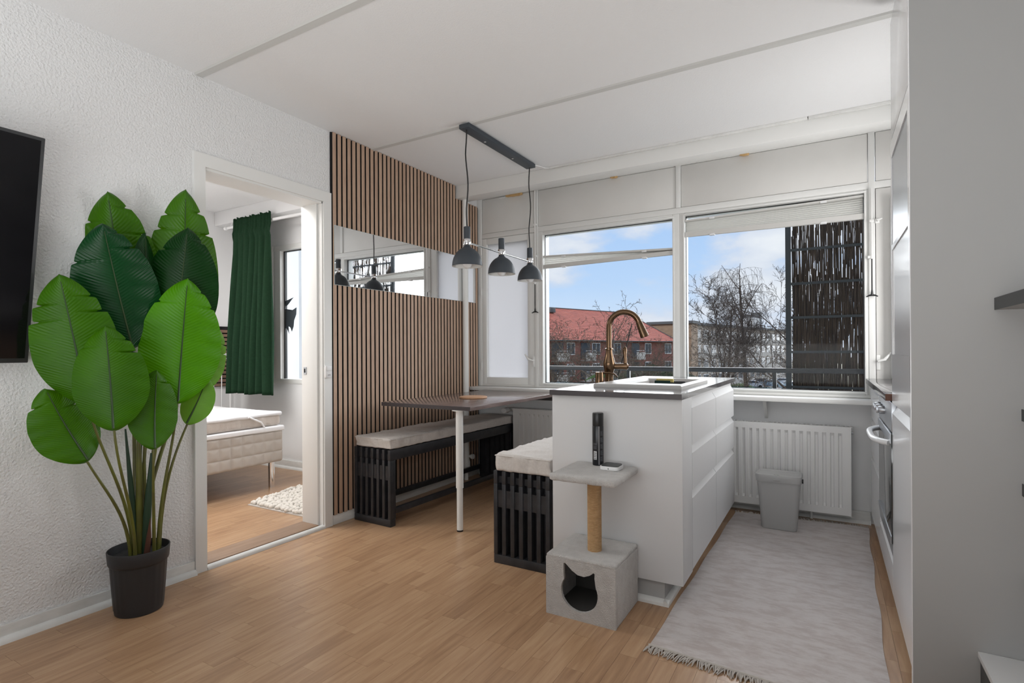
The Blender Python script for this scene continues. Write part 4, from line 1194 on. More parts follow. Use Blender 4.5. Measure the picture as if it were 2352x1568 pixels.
for yy in (2.98, 3.10, 3.20):
    bm = nb(); tube(bm, [(TX - 0.002, yy, 0.802), (TX - 0.022, yy, 0.802), (TX - 0.026, yy, 0.802)], [0.018, 0.017, 0.014], 20); box(bm, TX - 0.034, TX - 0.024, yy - 0.003, yy + 0.003, 0.788, 0.816, bev=0.002); finish('knob', bm, M['steel'], ov)

bc = thing('base_cabinet', 'white kitchen base cabinet with drawers beside the oven', 'cabinet', (0.5, 3.3, 0))
bpart('carcass', M['cabinet'], bc, (TX + 0.022, 0.85, 3.296, 3.965, 0.08, 0.868), (TX + 0.022, 0.85, 2.664, 3.294, 0.08, 0.236))
bpart('plinth', M['cabinet'], bc, (TX + 0.05, 0.85, 2.664, 3.965, 0, 0.08))
for (z0, z1) in ((0.082, 0.440), (0.448, 0.660), (0.668, 0.862)): drawer_front(bc, TX, 3.296, 3.962, z0, z1, -1, M['cabgloss'])
drawer_front(bc, TX, 2.664, 3.294, 0.082, 0.236, -1, M['cabgloss'])
kw = thing('kitchen_worktop', 'grey worktop with brown end above the oven', 'worktop', (0.5, 3.3, 0.87))
bpart('slab', M['worktop'], kw, (TX - 0.022, 0.85, 2.668, 3.98, 0.8685, 0.897), bev=0.001)
bpart('raw_end', M['brown'], kw, (TX - 0.022, 0.85, 2.6655, 2.6678, 0.869, 0.8965))

# shelves with dark edge bands on the grey side, low white-topped unit
for (x0, z0, z1, lab) in ((0.420, 1.192, 1.227, 'topmost dark-edged wall shelf at the right edge'), (0.478, 0.870, 0.904, 'second dark-edged wall shelf from the top at the right'), (0.478, 0.655, 0.690, 'third dark-edged wall shelf from the top at the right'), (0.481, 0.383, 0.417, 'lowest dark-edged wall shelf above the low unit')):
    r = thing('wall_shelf', lab, 'shelf', (x0, 2.0845, z0), 'dark-edged wall shelves')
    bpart('board', M['greypanel'], r, (x0 + 0.002, 1.45, 1.66, 2.0845, z0, z1), bev=0.001)
    bpart('edge_band', M['tvframe'], r, (x0, x0 + 0.0018, 1.66, 2.0845, z0, z1))
lu = thing('low_media_unit', 'low dark unit with a white top below the wall shelves', 'media unit', (0.9, 1.8, 0))
bpart('body', M['tvframe'], lu, (0.383, 1.45, 1.42, 2.0845, 0.0, 0.164), bev=0.002)
bpart('top', M['whiteplastic'], lu, (0.377, 1.456, 1.414, 2.0845, 0.1645, 0.182), bev=0.002)

# ================================================================== television
tv = thing('television', 'large black flat television tilted forward on the left wall', 'television', (-2.62, 0.12, 1.044))
TW, TH, TD = 1.455, 0.833, 0.028
y1 = 0.850
ang = math.atan2(0.163, 0.817)


def tvp(bm):
    bmesh.ops.rotate(bm, verts=bm.verts[:], cent=(-2.62, 0, 1.044), matrix=Matrix.Rotation(ang, 3, 'Y'))


bm = nb(); box(bm, -2.62 - TD, -2.62, y1 - TW, y1, 1.044, 1.044 + TH, bev=0.003); tvp(bm); finish('cabinet', bm, M['tvframe'], tv)
bm = nb(); b_ = 0.012; box(bm, -2.6205, -2.6192, y1 - TW + b_, y1 - b_, 1.044 + b_ * 1.5, 1.044 + TH - b_); tvp(bm); finish('screen', bm, M['tvscreen'], tv)
bm = nb(); box(bm, -2.679, -2.64, -0.05, 0.35, 1.30, 1.62); tube(bm, [(-2.66, 0.15, 1.55), (-2.56, 0.15, 1.56)], 0.02, 10); finish('wall_bracket', bm, M['blackplastic'], tv)


# ================================================================== potted plant
def leaf_mat(name, c, c2, rough=0.35):
    m = bpy.data.materials.new(name); m.use_nodes = True
    t = m.node_tree; b = t.nodes['Principled BSDF']; N = t.nodes.new; L = t.links.new
    b.inputs['Roughness'].default_value = rough; b.inputs['Specular IOR Level'].default_value = 0.22
    uv = N('ShaderNodeUVMap'); sp_ = N('ShaderNodeSeparateXYZ'); L(uv.outputs[0], sp_.inputs[0])
    ab = N('ShaderNodeMath'); ab.operation = 'ABSOLUTE'; L(sp_.outputs['Y'], ab.inputs[0])
    ma = N('ShaderNodeMath'); ma.operation = 'MULTIPLY_ADD'; ma.inputs[1].default_value = -0.16; L(ab.outputs[0], ma.inputs[0]); L(sp_.outputs['X'], ma.inputs[2])
    mu = N('ShaderNodeMath'); mu.operation = 'MULTIPLY'; mu.inputs[1].default_value = 260.0; L(ma.outputs[0], mu.inputs[0])
    si = N('ShaderNodeMath'); si.operation = 'SINE'; L(mu.outputs[0], si.inputs[0])
    nz = N('ShaderNodeTexNoise'); nz.inputs['Scale'].default_value = 6; g = N('ShaderNodeNewGeometry'); L(g.outputs['Position'], nz.inputs['Vector'])
    rp = N('ShaderNodeValToRGB'); rp.color_ramp.elements[0].position = 0.3; rp.color_ramp.elements[1].position = 0.7; rp.color_ramp.elements[0].color = (*c2, 1); rp.color_ramp.elements[1].color = (*c, 1)
    L(nz.outputs['Fac'], rp.inputs[0]); L(rp.outputs[0], b.inputs['Base Color'])
    bn = N('ShaderNodeBump'); bn.inputs['Strength'].default_value = 0.22; bn.inputs['Distance'].default_value = 0.002; L(si.outputs[0], bn.inputs['Height']); L(bn.outputs[0], b.inputs['Normal'])
    # thin leaf: a little light comes through
    o = t.nodes['Material Output']; ms = N('ShaderNodeMixShader'); ms.inputs[0].default_value = 0.18
    tl = N('ShaderNodeBsdfTranslucent'); tl.inputs[0].default_value = (c[0] * 2.2, c[1] * 1.6, c[2], 1)
    L(b.outputs[0], ms.inputs[1]); L(tl.outputs[0], ms.inputs[2]); L(ms.outputs[0], o.inputs[0])
    return m


LF = {'mid': leaf_mat('leaf_green', (0.046, 0.160, 0.001), (0.032, 0.118, 0.001)),
      'dark': leaf_mat('leaf_dark_shaded_green', (0.006, 0.060, 0.016), (0.005, 0.048, 0.012), 0.28),  # darker hue, with shading on the leaf put into the colour
      'deep': leaf_mat('leaf_deep_shaded_green', (0.003, 0.042, 0.004), (0.003, 0.034, 0.004)),  # deeper green that also holds the shade between the leaves
      'bright': leaf_mat('leaf_bright_green', (0.080, 0.30, 0.001), (0.062, 0.24, 0.001)),
      'pale': leaf_mat('leaf_pale_green', (0.13, 0.33, 0.035), (0.10, 0.27, 0.03))}
M['midrib'] = mat('leaf_midrib', (0.02, 0.05, 0.008), 0.5)
M['stem'] = mat('olive_stem', (0.13, 0.14, 0.02), 0.45, var=(0.09, 0.085, 0.02), vscale=(30, 30, 9))
M['stemdark'] = mat('dark_green_stem', (0.015, 0.045, 0.022), 0.45)
M['sheath'] = mat('brown_sheath', (0.10, 0.04, 0.025), 0.6)
PC = Vector((-2.515, 1.180, 0))
plant = thing('potted_plant', 'tall artificial bird of paradise plant in a black pot', 'potted plant', PC)
PH = 0.262
bm = nb()
lathe(bm, [(0.0, 0.0), (0.083, 0.0), (0.086, 0.003), (0.0885, 0.02)], PC, 48)
prof = [(0.0885, 0.02), (0.102, PH - 0.055)]
n = 96
rings = []
for (r_, z_) in ((0.0885, 0.02), (0.0955, 0.11), (0.1015, PH - 0.058)):
    rings.append([bm.verts.new((PC.x + (r_ + (0.0009 if (k // 2) % 2 else 0)) * math.cos(2 * math.pi * k / n), PC.y + (r_ + (0.0009 if (k // 2) % 2 else 0)) * math.sin(2 * math.pi * k / n), z_)) for k in range(n)])
for a, b in zip(rings, rings[1:]):
    for k in range(n): bm.faces.new((a[k], a[(k + 1) % n], b[(k + 1) % n], b[k]))
finish('pot', bm, M['pot'], plant)
bm = nb(); lathe(bm, [(0.1005, PH - 0.062), (0.1065, PH - 0.056), (0.1085, PH - 0.050), (0.1125, PH - 0.002), (0.1115, PH), (0.1085, PH), (0.1065, PH - 0.01), (0.100, PH - 0.06)], PC, 64); finish('pot_rim', bm, M['pot'], plant)
bm = nb(); lathe(bm, [(0.102, PH - 0.030), (0.06, PH - 0.026), (0.0, PH - 0.022)], PC, 32); finish('pot_filling', bm, M['soil'], plant)


def leaf(base_px, tip_px, half_px, xb, xt, kind, notches=(), wide=0.40, fold=0.26, curl=0.05, yaw=0.0, face=1.0, stem=True, spx=None, stem_m='stem', sr=0.0055):
    """leaf between two pixels at given x planes; half_px = largest half width in pixels"""
    B = px(0, xb, *base_px); Tp = px(0, xt, *tip_px)
    ax = (Tp - B); Ln = ax.length; ax.normalize()
    mid = (B + Tp) / 2
    view = (CAM - mid).normalized()
    side = ax.cross(view).normalized()
    side = (Matrix.Rotation(math.radians(yaw), 3, ax) @ side).normalized()
    nrm = side.cross(ax).normalized()
    hw = half_px * (mid - CAM).dot(_f) / F_PX / max(0.3, math.cos(math.radians(yaw)))
    NU, NV = 170, 8
    bm = nb(); uvl = bm.loops.layers.uv.new('UVMap')
    grid = []

    def width(u, sgn):
        k = wide
        if u < k: w = math.sin(0.5 * math.pi * (u / k)) ** 0.62
        else:
            s = (u - k) / (1 - k)
            w = max(0.0, math.cos(0.5 * math.pi * s ** 1.30)) ** 0.74
        for (nu, ns, dep) in notches:
            if ns == sgn:
                dd = (u - nu)
                if -0.010 < dd <= 0.0: w *= 1 - dep * 0.95 * (1 + dd / 0.010)
                elif 0.0 < dd < 0.012: w *= 1 - dep * 0.95 * (1 - dd / 0.012)
                if 0.0 < dd < 0.10: w *= 1 - dep * 0.40 * (1 - dd / 0.10)
        return w
    for i in range(NU + 1):
        u = i / NU
        row = []
        for j in range(-NV, NV + 1):
            v = j / NV
            w = width(u, 1 if v > 0 else -1) * hw
            lift = fold * hw * (abs(v) ** 1.6) * 0.9 - curl * Ln * (2 * u - 1) ** 2 + 0.012 * hw * math.sin(u * 40 + v * 3) * abs(v)
            back = -0.10 * hw * abs(v) * (1 - u)
            p = B + ax * (Ln * u + back + w * 0.22 * abs(v) * (0.2 if u < 0.5 else 0.0)) + side * (v * w) + nrm * (-lift)
            p.x = max(p.x, XL + 0.006)
            row.append((bm.verts.new(p), (u, v)))
        grid.append(row)
    for i in range(NU):
        for j in range(2 * NV):
            q = [grid[i][j], grid[i][j + 1], grid[i + 1][j + 1], grid[i + 1][j]]
            try:
                f = bm.faces.new([a[0] for a in q])
                for lp, a in zip(f.loops, q): lp[uvl].uv = a[1]
            except ValueError: pass
    mids = [grid[i][NV][0].co.copy() for i in range(0, NU - 4, 8)]
    bmesh.ops.remove_doubles(bm, verts=bm.verts[:], dist=1e-5)
    lo = finish('leaf', bm, LF[kind], plant, 80)
    bm = nb(); tube(bm, [m_ + nrm * 0.001 for m_ in mids], [0.0042 * (1 - 0.75 * k / len(mids)) for k in range(len(mids))], 8); finish('midrib', bm, M['midrib'], lo)
    if stem:
        s0 = Vector((PC.x, PC.y, PH - 0.03)) + Vector(spx if spx else (0, 0, 0))
        up = Vector((0, 0, 1))
        L_ = (B - s0).length
        pts = []
        for k in range(13):
            s = k / 12
            c1 = s0 + up * L_ * 0.35 + (B - s0) * 0.05; c2 = B - ax * L_ * 0.33
            pts.append(s0 * (1 - s) ** 3 + c1 * 3 * s * (1 - s) ** 2 + c2 * 3 * s * s * (1 - s) + B * s ** 3)
        bm = nb(); tube(bm, pts, [sr * (1.35 - 0.6 * k / 12) for k in range(13)], 10); finish('stem', bm, M[stem_m], plant)
    return lo


# back row, middle row, front row
leaf((292, 770), (250, 441), 78, -2.640, -2.600, 'mid', ((0.80, -1, .22), (0.90, 1, .3), (0.66, -1, .2), (0.72, 1, .25)), yaw=-10, spx=(-0.03, 0.0, 0), sr=0.007)
leaf((425, 800), (424, 437), 72, -2.560, -2.520, 'mid', ((0.84, -1, .2), (0.75, -1, .2), (0.87, 1, .25), (0.74, 1, .2)), yaw=8, spx=(-0.02, 0.02, 0), sr=0.007)
leaf((345, 745), (328, 535), 26, -2.560, -2.530, 'deep', (), yaw=35, spx=(-0.02, 0.01, 0))
leaf((302, 795), (234, 513), 84, -2.520, -2.480, 'dark', ((0.80, 1, .3), (0.72, -1, .14), (0.92, 1, .2)), yaw=6, spx=(0.0, -0.01, 0), stem_m='stemdark', sr=0.009)
leaf((398, 790), (433, 524), 76, -2.480, -2.450, 'deep', ((0.80, -1, .22), (0.9, 1, .2)), yaw=-8, spx=(0.0, 0.02, 0), sr=0.009)
leaf((200, 920), (137, 630), 82, -2.450, -2.470, 'mid', ((0.82, 1, .2), (0.66, -1, .26), (0.78, -1, .22), (0.70, 1, .3)), yaw=-6, spx=(0.02, -0.03, 0))
leaf((408, 920), (430, 640), 82, -2.420, -2.400, 'bright', ((0.80, -1, .16), (0.78, 1, .12), (0.90, 1, .15)), yaw=4, spx=(0.05, 0.05, 0))
leaf((262, 983), (243, 748), 73, -2.335, -2.365, 'mid', ((0.86, 1, .22), (0.74, 1, .28), (0.8, -1, .12)), yaw=-8, spx=(0.045, -0.035, 0))
leaf((353, 1028), (358, 850), 49, -2.350, -2.370, 'mid', ((0.84, 1, .3), (0.90, -1, .15)), yaw=14, spx=(0.06, 0.03, 0))
leaf((198, 1056), (100, 893), 62, -2.440, -2.500, 'mid', ((0.82, -1, .3), (0.70, 1, .3)), yaw=18, spx=(0.03, -0.045, 0))
leaf((478, 890), (503, 756), 27, -2.470, -2.460, 'pale', ((0.75, 1, .3), (0.6, 1, .25)), yaw=12, stem=False)
leaf((431, 972), (478, 868), 32, -2.440, -2.430, 'pale', (), yaw=-20, spx=(0.04, 0.06, 0))
# thick sheathed shoots in the middle
for (pa, xa, r0, mm, off) in (((318, 965), -2.49, 0.012, 'stem', (0.01, 0.0, 0)), ((288, 985), -2.50, 0.009, 'stemdark', (0.0, -0.01, 0)), ((348, 1040), -2.46, 0.012, 'stemdark', (0.03, 0.01, 0)), ((332, 990), -2.50, 0.008, 'stem', (0.01, 0.012, 0))):
    e_ = px(0, xa, *pa); s0 = Vector((PC.x + off[0], PC.y + off[1], PH - 0.03))
    bm = nb(); tube(bm, [s0, s0 + (e_ - s0) * 0.3 + Vector((0, 0, 0.03)), s0 + (e_ - s0) * 0.6 + Vector((0, 0, 0.015)), e_], [r0 * 1.1, r0 * 1.25, r0, r0 * 0.35], 12); finish('shoot', bm, M[mm], plant)
bm = nb(); e_ = px(0, -2.43, 345, 1190); s0 = Vector((PC.x + 0.04, PC.y + 0.01, PH - 0.03)); tube(bm, [s0, (s0 + e_) / 2 + Vector((0.004, 0, 0)), e_], [0.012, 0.009, 0.001], 10); finish('dry_sheath', bm, M['sheath'], plant)

# orchid on the window sill
oc = Vector((-1.410, 3.905, 0.7745))
orc = thing('orchid_pot', 'orchid with two leaves in a dark pot on the window sill', 'potted plant', oc)
bm = nb(); lathe(bm, [(0.0, 0.0), (0.036, 0.0), (0.045, 0.09), (0.046, 0.094), (0.042, 0.094), (0.040, 0.08), (0.0, 0.08)], oc, 28); finish('pot', bm, M['lampmetal'], orc)
for (d0, ln, wd, up) in ((Vector((-0.75, -0.4, 0)), 0.20, 0.020, 0.03), (Vector((-0.08, -0.2, 1.0)), 0.125, 0.020, 0.0)):
    bm = nb(); a = oc + Vector((0, 0, 0.088)); d0 = d0.normalized(); sd_ = d0.cross(Vector((0, 1, 0.3))).normalized() if abs(d0.z) > 0.5 else Vector((0.35, -0.6, 0.6)).normalized()
    rows = []
    for k in range(13):
        s = k / 12
        c = a + d0 * ln * s + Vector((0, 0, up * math.sin(s * math.pi * 1.1)))
        w = wd * (math.sin(math.pi * (0.08 + 0.9 * s)) ** 0.6)
        rows.append([bm.verts.new(c - sd_ * w + Vector((0, -0.004, 0))), bm.verts.new(c), bm.verts.new(c + sd_ * w + Vector((0, -0.004, 0)))])
    for A, B in zip(rows, rows[1:]):
        for i in range(2): bm.faces.new((A[i], A[i + 1], B[i + 1], B[i]))
    finish('leaf', bm, M['leafsmall'], orc, 80)
for (p_, q_) in (((-0.012, 0, 0.08), (0.02, 0.0, 0.47)), ((0.035, 0.0, 0.08), (0.155, 0.01, 0.50))):
    bm = nb(); tube(bm, [oc + Vector(p_), oc + (Vector(p_) + Vector(q_)) / 2 + Vector((0.004, 0, 0)), oc + Vector(q_)], 0.0035, 6); finish('stake', bm, M['blackplastic'], orc)

# ================================================================== bedroom beyond the doorway
BX, BYW = -5.19, 3.31
bm = nb(); box(bm, BX - 0.15, BX, -0.2, BYW + 0.1, 0, CEIL)
struct('wall_bedroom_left', bm, M['smoothwall'], 'white bedroom wall with the slatted strip')
bm = nb(); box(bm, BX, XB, -0.3, -0.2, 0, CEIL)
struct('wall_bedroom_back', bm, M['smoothwall'], 'white wall at the near end of the bedroom')
WB = (-4.60, -3.20, 0.815, 2.05)
bm = nb()
box(bm, BX, WB[0], BYW, BYW + 0.1, 0, CEIL); box(bm, WB[1], XB, BYW, BYW + 0.1, 0, CEIL); box(bm, WB[0], WB[1], BYW, BYW + 0.1, 0, WB[2]); box(bm, WB[0], WB[1], BYW, BYW + 0.1, WB[3], CEIL)
struct('wall_bedroom_window', bm, M['smoothwall'], 'white bedroom wall around the window')
bm = nb(); box(bm, BX, XB, 3.12, BYW, 2.316, CEIL, bev=0.003)
struct('trim_9', bm, M['smoothwall'], 'white boxed beam above the bedroom window')
bm = nb(); box(bm, BX, XB, BYW - 0.014, BYW, 0, 0.075, bev=0.003); prism(bm, [(BYW - 0.014, 0), (BYW - 0.036, 0), (BYW - 0.032, 0.012), (BYW - 0.014, 0.022)], lambda u, v, w: (w, u, v), BX, XB)
struct('baseboard_bedroom', bm, M['trim'], 'white baseboard below the bedroom window')
w5 = struct_root('window_5', (-3.9, BYW, 0.82), 'bedroom window with a dark bird sticker on the glass')
bm = nb()
gl, gr, gb, gt = -4.452, -3.30, 0.828, 2.03
box(bm, WB[0] - 0.05, WB[0] + 0.05, BYW - 0.012, BYW + 0.09, WB[2] - 0.04, WB[3] + 0.03, bev=0.003)
box(bm, WB[0] + 0.05, gl, BYW - 0.004, BYW + 0.09, gb - 0.012, gt + 0.012, bev=0.003); box(bm, gr, WB[1], BYW - 0.004, BYW + 0.09, gb, gt, bev=0.003)
box(bm, WB[0], WB[1], BYW - 0.006, BYW + 0.09, gt, WB[3] + 0.03, bev=0.003); box(bm, WB[0], WB[1], BYW - 0.006, BYW + 0.09, WB[2] - 0.03, gb, bev=0.003)
finish('window_frame', bm, M['paint'], w5)
bpart('pane', M['glass'], w5, (gl, gr, BYW + 0.045, BYW + 0.049, gb, gt))
bpart('glazing_seal', M['tvframe'], w5, (gl, gl + 0.022, BYW + 0.035, BYW + 0.056, gb, gt), (gl, gr, BYW + 0.035, BYW + 0.056, gt - 0.008, gt))
# bird sticker
s = 817 / 250.0
bird_z = [[(600, 850), (612, 818), (640, 806), (668, 793), (650, 815), (640, 830), (625, 850), (610, 862), (600, 870)], [(612, 880), (660, 888), (690, 868), (688, 920), (672, 965), (668, 1010), (655, 1050), (645, 1020), (630, 1010), (634, 1068), (622, 1035), (602, 1010), (600, 975), (606, 930)]]
bm = nb()
for poly in bird_z:
    P2 = []
    for (a, b) in poly:
        p = px(1, BYW + 0.044, 470 + a / s, 440 + b / s); P2.append((p.x, p.z))
    prism(bm, P2, lambda u, v, w: (u, w, v), BYW + 0.0432, BYW + 0.0448)
finish('bird_sticker', bm, mat('grey_sticker', (0.09, 0.11, 0.13), 0.6), w5, 0)
bm = nb(); box(bm, -8.0, -6.2, 3.4, 6.2, -0.2, 2.6); struct('wall_balcony', bm, M['concrete'], 'pale balcony partition outside the bedroom window')
bm = nb(); box(bm, -5.45, -5.32, 4.05, 4.20, -0.2, 2.6); struct('trim_10', bm, M['paintwarm'], 'pale balcony post outside the bedroom window')

# curtain and rod
cu = thing('curtain', 'dark green curtain hanging at the bedroom window', 'curtain', (-4.55, 3.09, 0.70))
bm = nb(); NX, NZ = 150, 46; rows = []
zt, zb_ = 2.328, 0.700
for j in range(NZ + 1):
    v = j / NZ
    z = zt + (zb_ - zt) * v
    x0 = -4.815 - 0.10 * v; x1 = -4.262 + 0.012 * v
    if v < 0.09: amp, fr_ = 0.007, 13
    else: amp, fr_ = 0.010 + 0.030 * min(1, (v - 0.09) * 1.6), 7.5
    row = []
    for i in range(NX + 1):
        u = i / NX
        ph = u * fr_ * 2 * math.pi + 0.7 * math.sin(u * 9 + v * 1.2)
        wv = math.sin(ph) * amp + 0.006 * math.sin(u * 31 + v * 5)
        pinch = -0.008 if 0.075 < v < 0.11 else 0
        row.append(bm.verts.new((x0 + (x1 - x0) * u + 0.006 * math.cos(ph) * (1 if v > .1 else 0), 3.075 + wv + pinch - 0.02 * v, z + (0.006 * math.sin(u * 60) if v == 0 else 0) - (0.006 * math.sin(u * 14) if v == 1 else 0))))
    rows.append(row)
for A, B in zip(rows, rows[1:]):
    for i in range(NX): bm.faces.new((A[i], A[i + 1], B[i + 1], B[i]))
c = finish('curtain_fabric', bm, M['curtain'], cu, 80)
md = c.modifiers.new('thickness', 'SOLIDIFY'); md.thickness = 0.003; md.offset = 1
rd = thing('curtain_rod', 'white curtain rod above the bedroom window', 'curtain rod', (-4.0, 3.098, 2.262))
bm = nb(); tube(bm, [(-4.955, 3.102, 2.262), (-3.0, 3.102, 2.262)], 0.013, 16); finish('rod', bm, M['whiteplastic'], rd)
bm = nb(); tube(bm, [(-4.985, 3.102, 2.262), (-4.95, 3.102, 2.262)], 0.018, 16); finish('finial', bm, M['whiteplastic'], rd)
bm = nb(); tube(bm, [(-4.90, 3.102, 2.262), (-4.90, 3.118, 2.30), (-4.90, 3.125, 2.318)], 0.007, 8); tube(bm, [(-3.1, 3.102, 2.262), (-3.1, 3.118, 2.30), (-3.1, 3.125, 2.318)], 0.007, 8); finish('rod_bracket', bm, M['whiteplastic'], rd)

# slatted strip on the bedroom wall
hb = thing('bedroom_slat_panel', 'dark horizontal slat panel on the bedroom wall', 'wall panel', (BX + 0.003, 2.5, 0.745))
bpart('felt_backing', M['felt'], hb, (BX + 0.003, BX + 0.010, 1.2, 3.28, 0.742, 1.335))
z = 0.747
bmu = nb(); box(bmu, 0.008, 0.020, -1.3, 0.78, 0, 0.027)
hu = bpy.data.meshes.new('horizontal_slat'); bmu.to_mesh(hu); bmu.free(); hu.materials.append(M['hslat'])
while z < 1.31:
    o = bpy.data.objects.new('slat', hu); COL.objects.link(o); o.parent = hb; o.location = (0, 0, z - 0.745)
    z += 0.0405

# metal rack in front of the panel
rk = thing('metal_bed_rail', 'white tubular metal rail between bed and slat panel', 'bed rail', (-5.05, 2.6, 0))
xr = -5.05
bm = nb(); pts = [(xr, 3.19, 0.0), (xr, 3.19, 1.0)]
for k in range(1, 8):
    a = math.pi / 2 * k / 7
    pts.append((xr, 3.13 + 0.06 * math.cos(a), 1.0 + 0.06 * math.sin(a)))
pts += [(xr, 1.3, 1.06), (xr, 1.24, 1.0), (xr, 1.24, 0)]
tube(bm, pts, 0.012, 12); finish('tube_frame', bm, M['whiteplastic'], rk)
bm = nb(); tube(bm, [(xr, 3.19, 1.02), (xr, 1.24, 1.02)], 0.006, 8); finish('upper_wire', bm, M['whiteplastic'], rk)
y = 3.10
while y > 2.3:
    bm = nb(); tube(bm, [(xr, y, 0.35), (xr, y, 1.06)], 0.0045, 8); finish('bar', bm, M['whiteplastic'], rk); y -= 0.078

# bed: base, mattress, topper
bed = thing('bed', 'beige quilted box bed with a bare mattress in the bedroom', 'bed', (-4.45, 1.85, 0))
EX0, EX1, EY0, EY1 = -5.02, -3.80, 0.75, 2.845


def quilt(q, d):
    s1 = abs(math.sin(math.pi * (q.y - EY1) / 0.088)) ** 0.5; s2 = abs(math.sin(math.pi * (q.z - 0.205) / 0.088)) ** 0.5
    if d.x > 0.6: return Vector((0.010 * (min(s1, s2) - 0.5), 0, 0))
    if d.y > 0.6:
        s3 = abs(math.sin(math.pi * (q.x - EX1) / 0.088)) ** 0.5
        return Vector((0, 0.008 * (min(s3, s2) - 0.5), 0))
    return Vector((0, 0, 0))


bm = nb(); soft_box(bm, (EX0, EY0, 0.205), (EX1, EY1, 0.455), 0.02, (16, 230, 40), quilt); finish('box_base', bm, M['bedbase'], bed, 60)
bm = nb(); soft_box(bm, (EX0 - 0.005, EY0 - 0.005, 0.452), (EX1 + 0.008, EY1 + 0.008, 0.492), 0.012, (8, 40, 3), lambda q, d: d * 0.004 * noise.noise(q * 7)); finish('mattress_protector', bm, M['bedwhite'], bed, 60)


def ruffle(q, d):
    if abs(d.z) < 0.7: return d * 0.010 * noise.noise(Vector((q.x * 40, q.y * 40, q.z * 5)))
    return Vector((0, 0, 0.004 * noise.noise(q * 9)))


bm = nb(); soft_box(bm, (EX0, EY0, 0.492), (EX1 - 0.015, EY1 - 0.01, 0.585), 0.03, (20, 150, 10), ruffle); finish('mattress', bm, M['mattress'], bed, 60)
bm = nb(); soft_box(bm, (EX0 - 0.004, EY0 - 0.004, 0.570), (EX1 - 0.006, EY1 - 0.001, 0.600), 0.014, (20, 60, 3), lambda q, d: Vector((0, 0, 0.006 * noise.noise(q * 8))) + d * 0.003 * noise.noise(q * 30)); finish('topper_cover', bm, M['bedwhite'], bed, 60)
bm = nb(); tube(bm, [(EX1 - 0.004, EY1 - 0.30, 0.585), (EX1 + 0.004, EY1 - 0.20, 0.535), (EX1 + 0.002, EY1 - 0.17, 0.492)], 0.007, 8); finish('elastic_strap', bm, M['bedwhite'], bed)
for (lx_, ly_) in ((-3.868, 2.785), (-3.868, 0.83), (-4.95, 2.785), (-4.95, 0.83)):
    bm = nb(); tube(bm, [(lx_, ly_, 0.0), (lx_, ly_, 0.21)], 0.024, 20); finish('leg', bm, M['chrome'], bed)

# bedside rug
br = thing('tufted_rug', 'cream chunky tufted rug on the bedroom floor', 'rug', (-3.2, 2.6, 0))
R0, R1 = Vector((-3.545, 2.362, 0)), Vector((-2.90, 2.372, 0))
RV = Vector((-0.10, 0.52, 0))
bm = nb(); v_ = [bm.verts.new(p + Vector((0, 0, zz))) for zz in (0.0005, 0.006) for p in (R0, R1, R1 + RV, R0 + RV)]
for f in ((0, 3, 2, 1), (4, 5, 6, 7), (0, 1, 5, 4), (1, 2, 6, 5), (2, 3, 7, 6), (3, 0, 4, 7)): bm.faces.new([v_[i] for i in f])
finish('rug_base', bm, M['fringe'], br, 0)
random.seed(6); bm = nb()
for j in range(16):
    for i in range(20):
        p = R0 + (R1 - R0) * ((i + 0.7 + random.uniform(-.25, .25)) / 20.6) + RV * ((j + 0.9 + random.uniform(-.25, .25)) / 16.8)
        rr = random.uniform(0.014, 0.020)
        mt = Matrix.Translation((p.x, p.y, 0.006 + rr * 0.6)) @ Matrix.Rotation(random.uniform(0, 3), 4, 'Z') @ Matrix.Diagonal((rr * 1.5, rr * 0.9, rr, 1))
        bmesh.ops.create_icosphere(bm, subdivisions=1, radius=1, matrix=mt)
tag(finish('wool_tufts', bm, M['tuft'], br, 80), kind='stuff')

# ================================================================== balcony
bm = nb(); box(bm, -6.2, 2.0, 4.2, 5.47, -0.25, -0.05); struct('floor_balcony', bm, M['concrete'], 'concrete balcony floor outside the windows')
RY = 5.38
rl = thing('balcony_railing', 'black steel railing at the edge of the balcony', 'railing', (-1.5, RY, -0.05))
bpart('top_rail', M['railing'], rl, (-6.2, 2.0, RY - 0.025, RY + 0.025, 0.870, 0.912), bev=0.004)
for xx in (-0.418, -1.765, -3.1, -4.45, 0.93): bpart('post', M['railing'], rl, (xx - 0.016, xx + 0.016, RY - 0.016, RY + 0.016, -0.05, 0.871), bev=0.002)
bpart('bottom_rail', M['railing'], rl, (-6.2, 2.0, RY - 0.015, RY + 0.015, 0.02, 0.05))
bpart('glass_panel', M['tealglass'], rl, (-1.745, -0.44, RY - 0.003, RY + 0.003, 0.08, 0.74)); bpart('glass_panel', M['tealglass'], rl, (-3.08, -1.785, RY - 0.003, RY + 0.003, 0.08, 0.74))
sc = thing('reed_screen', 'dark framed reed privacy screen on the balcony', 'privacy screen', (0.2, RY + 0.045, -0.05))
SY = RY + 0.055
bpart('frame', M['screenframe'], sc, (-0.330, -0.285, SY - 0.02, SY + 0.02, -0.05, 2.40), (0.85, 0.89, SY - 0.02, SY + 0.02, -0.05, 2.40), (-0.330, 0.89, SY - 0.02, SY + 0.02, 2.36, 2.40), bev=0.003)
for zz in (0.12, 0.43, 0.745, 1.055, 1.36, 1.66, 1.96, 2.26): bpart('crossbar', M['screenframe'], sc, (-0.285, 0.85, SY - 0.012, SY - 0.002, zz - 0.011, zz + 0.011))
random.seed(21); bm = nb()
x = -0.275
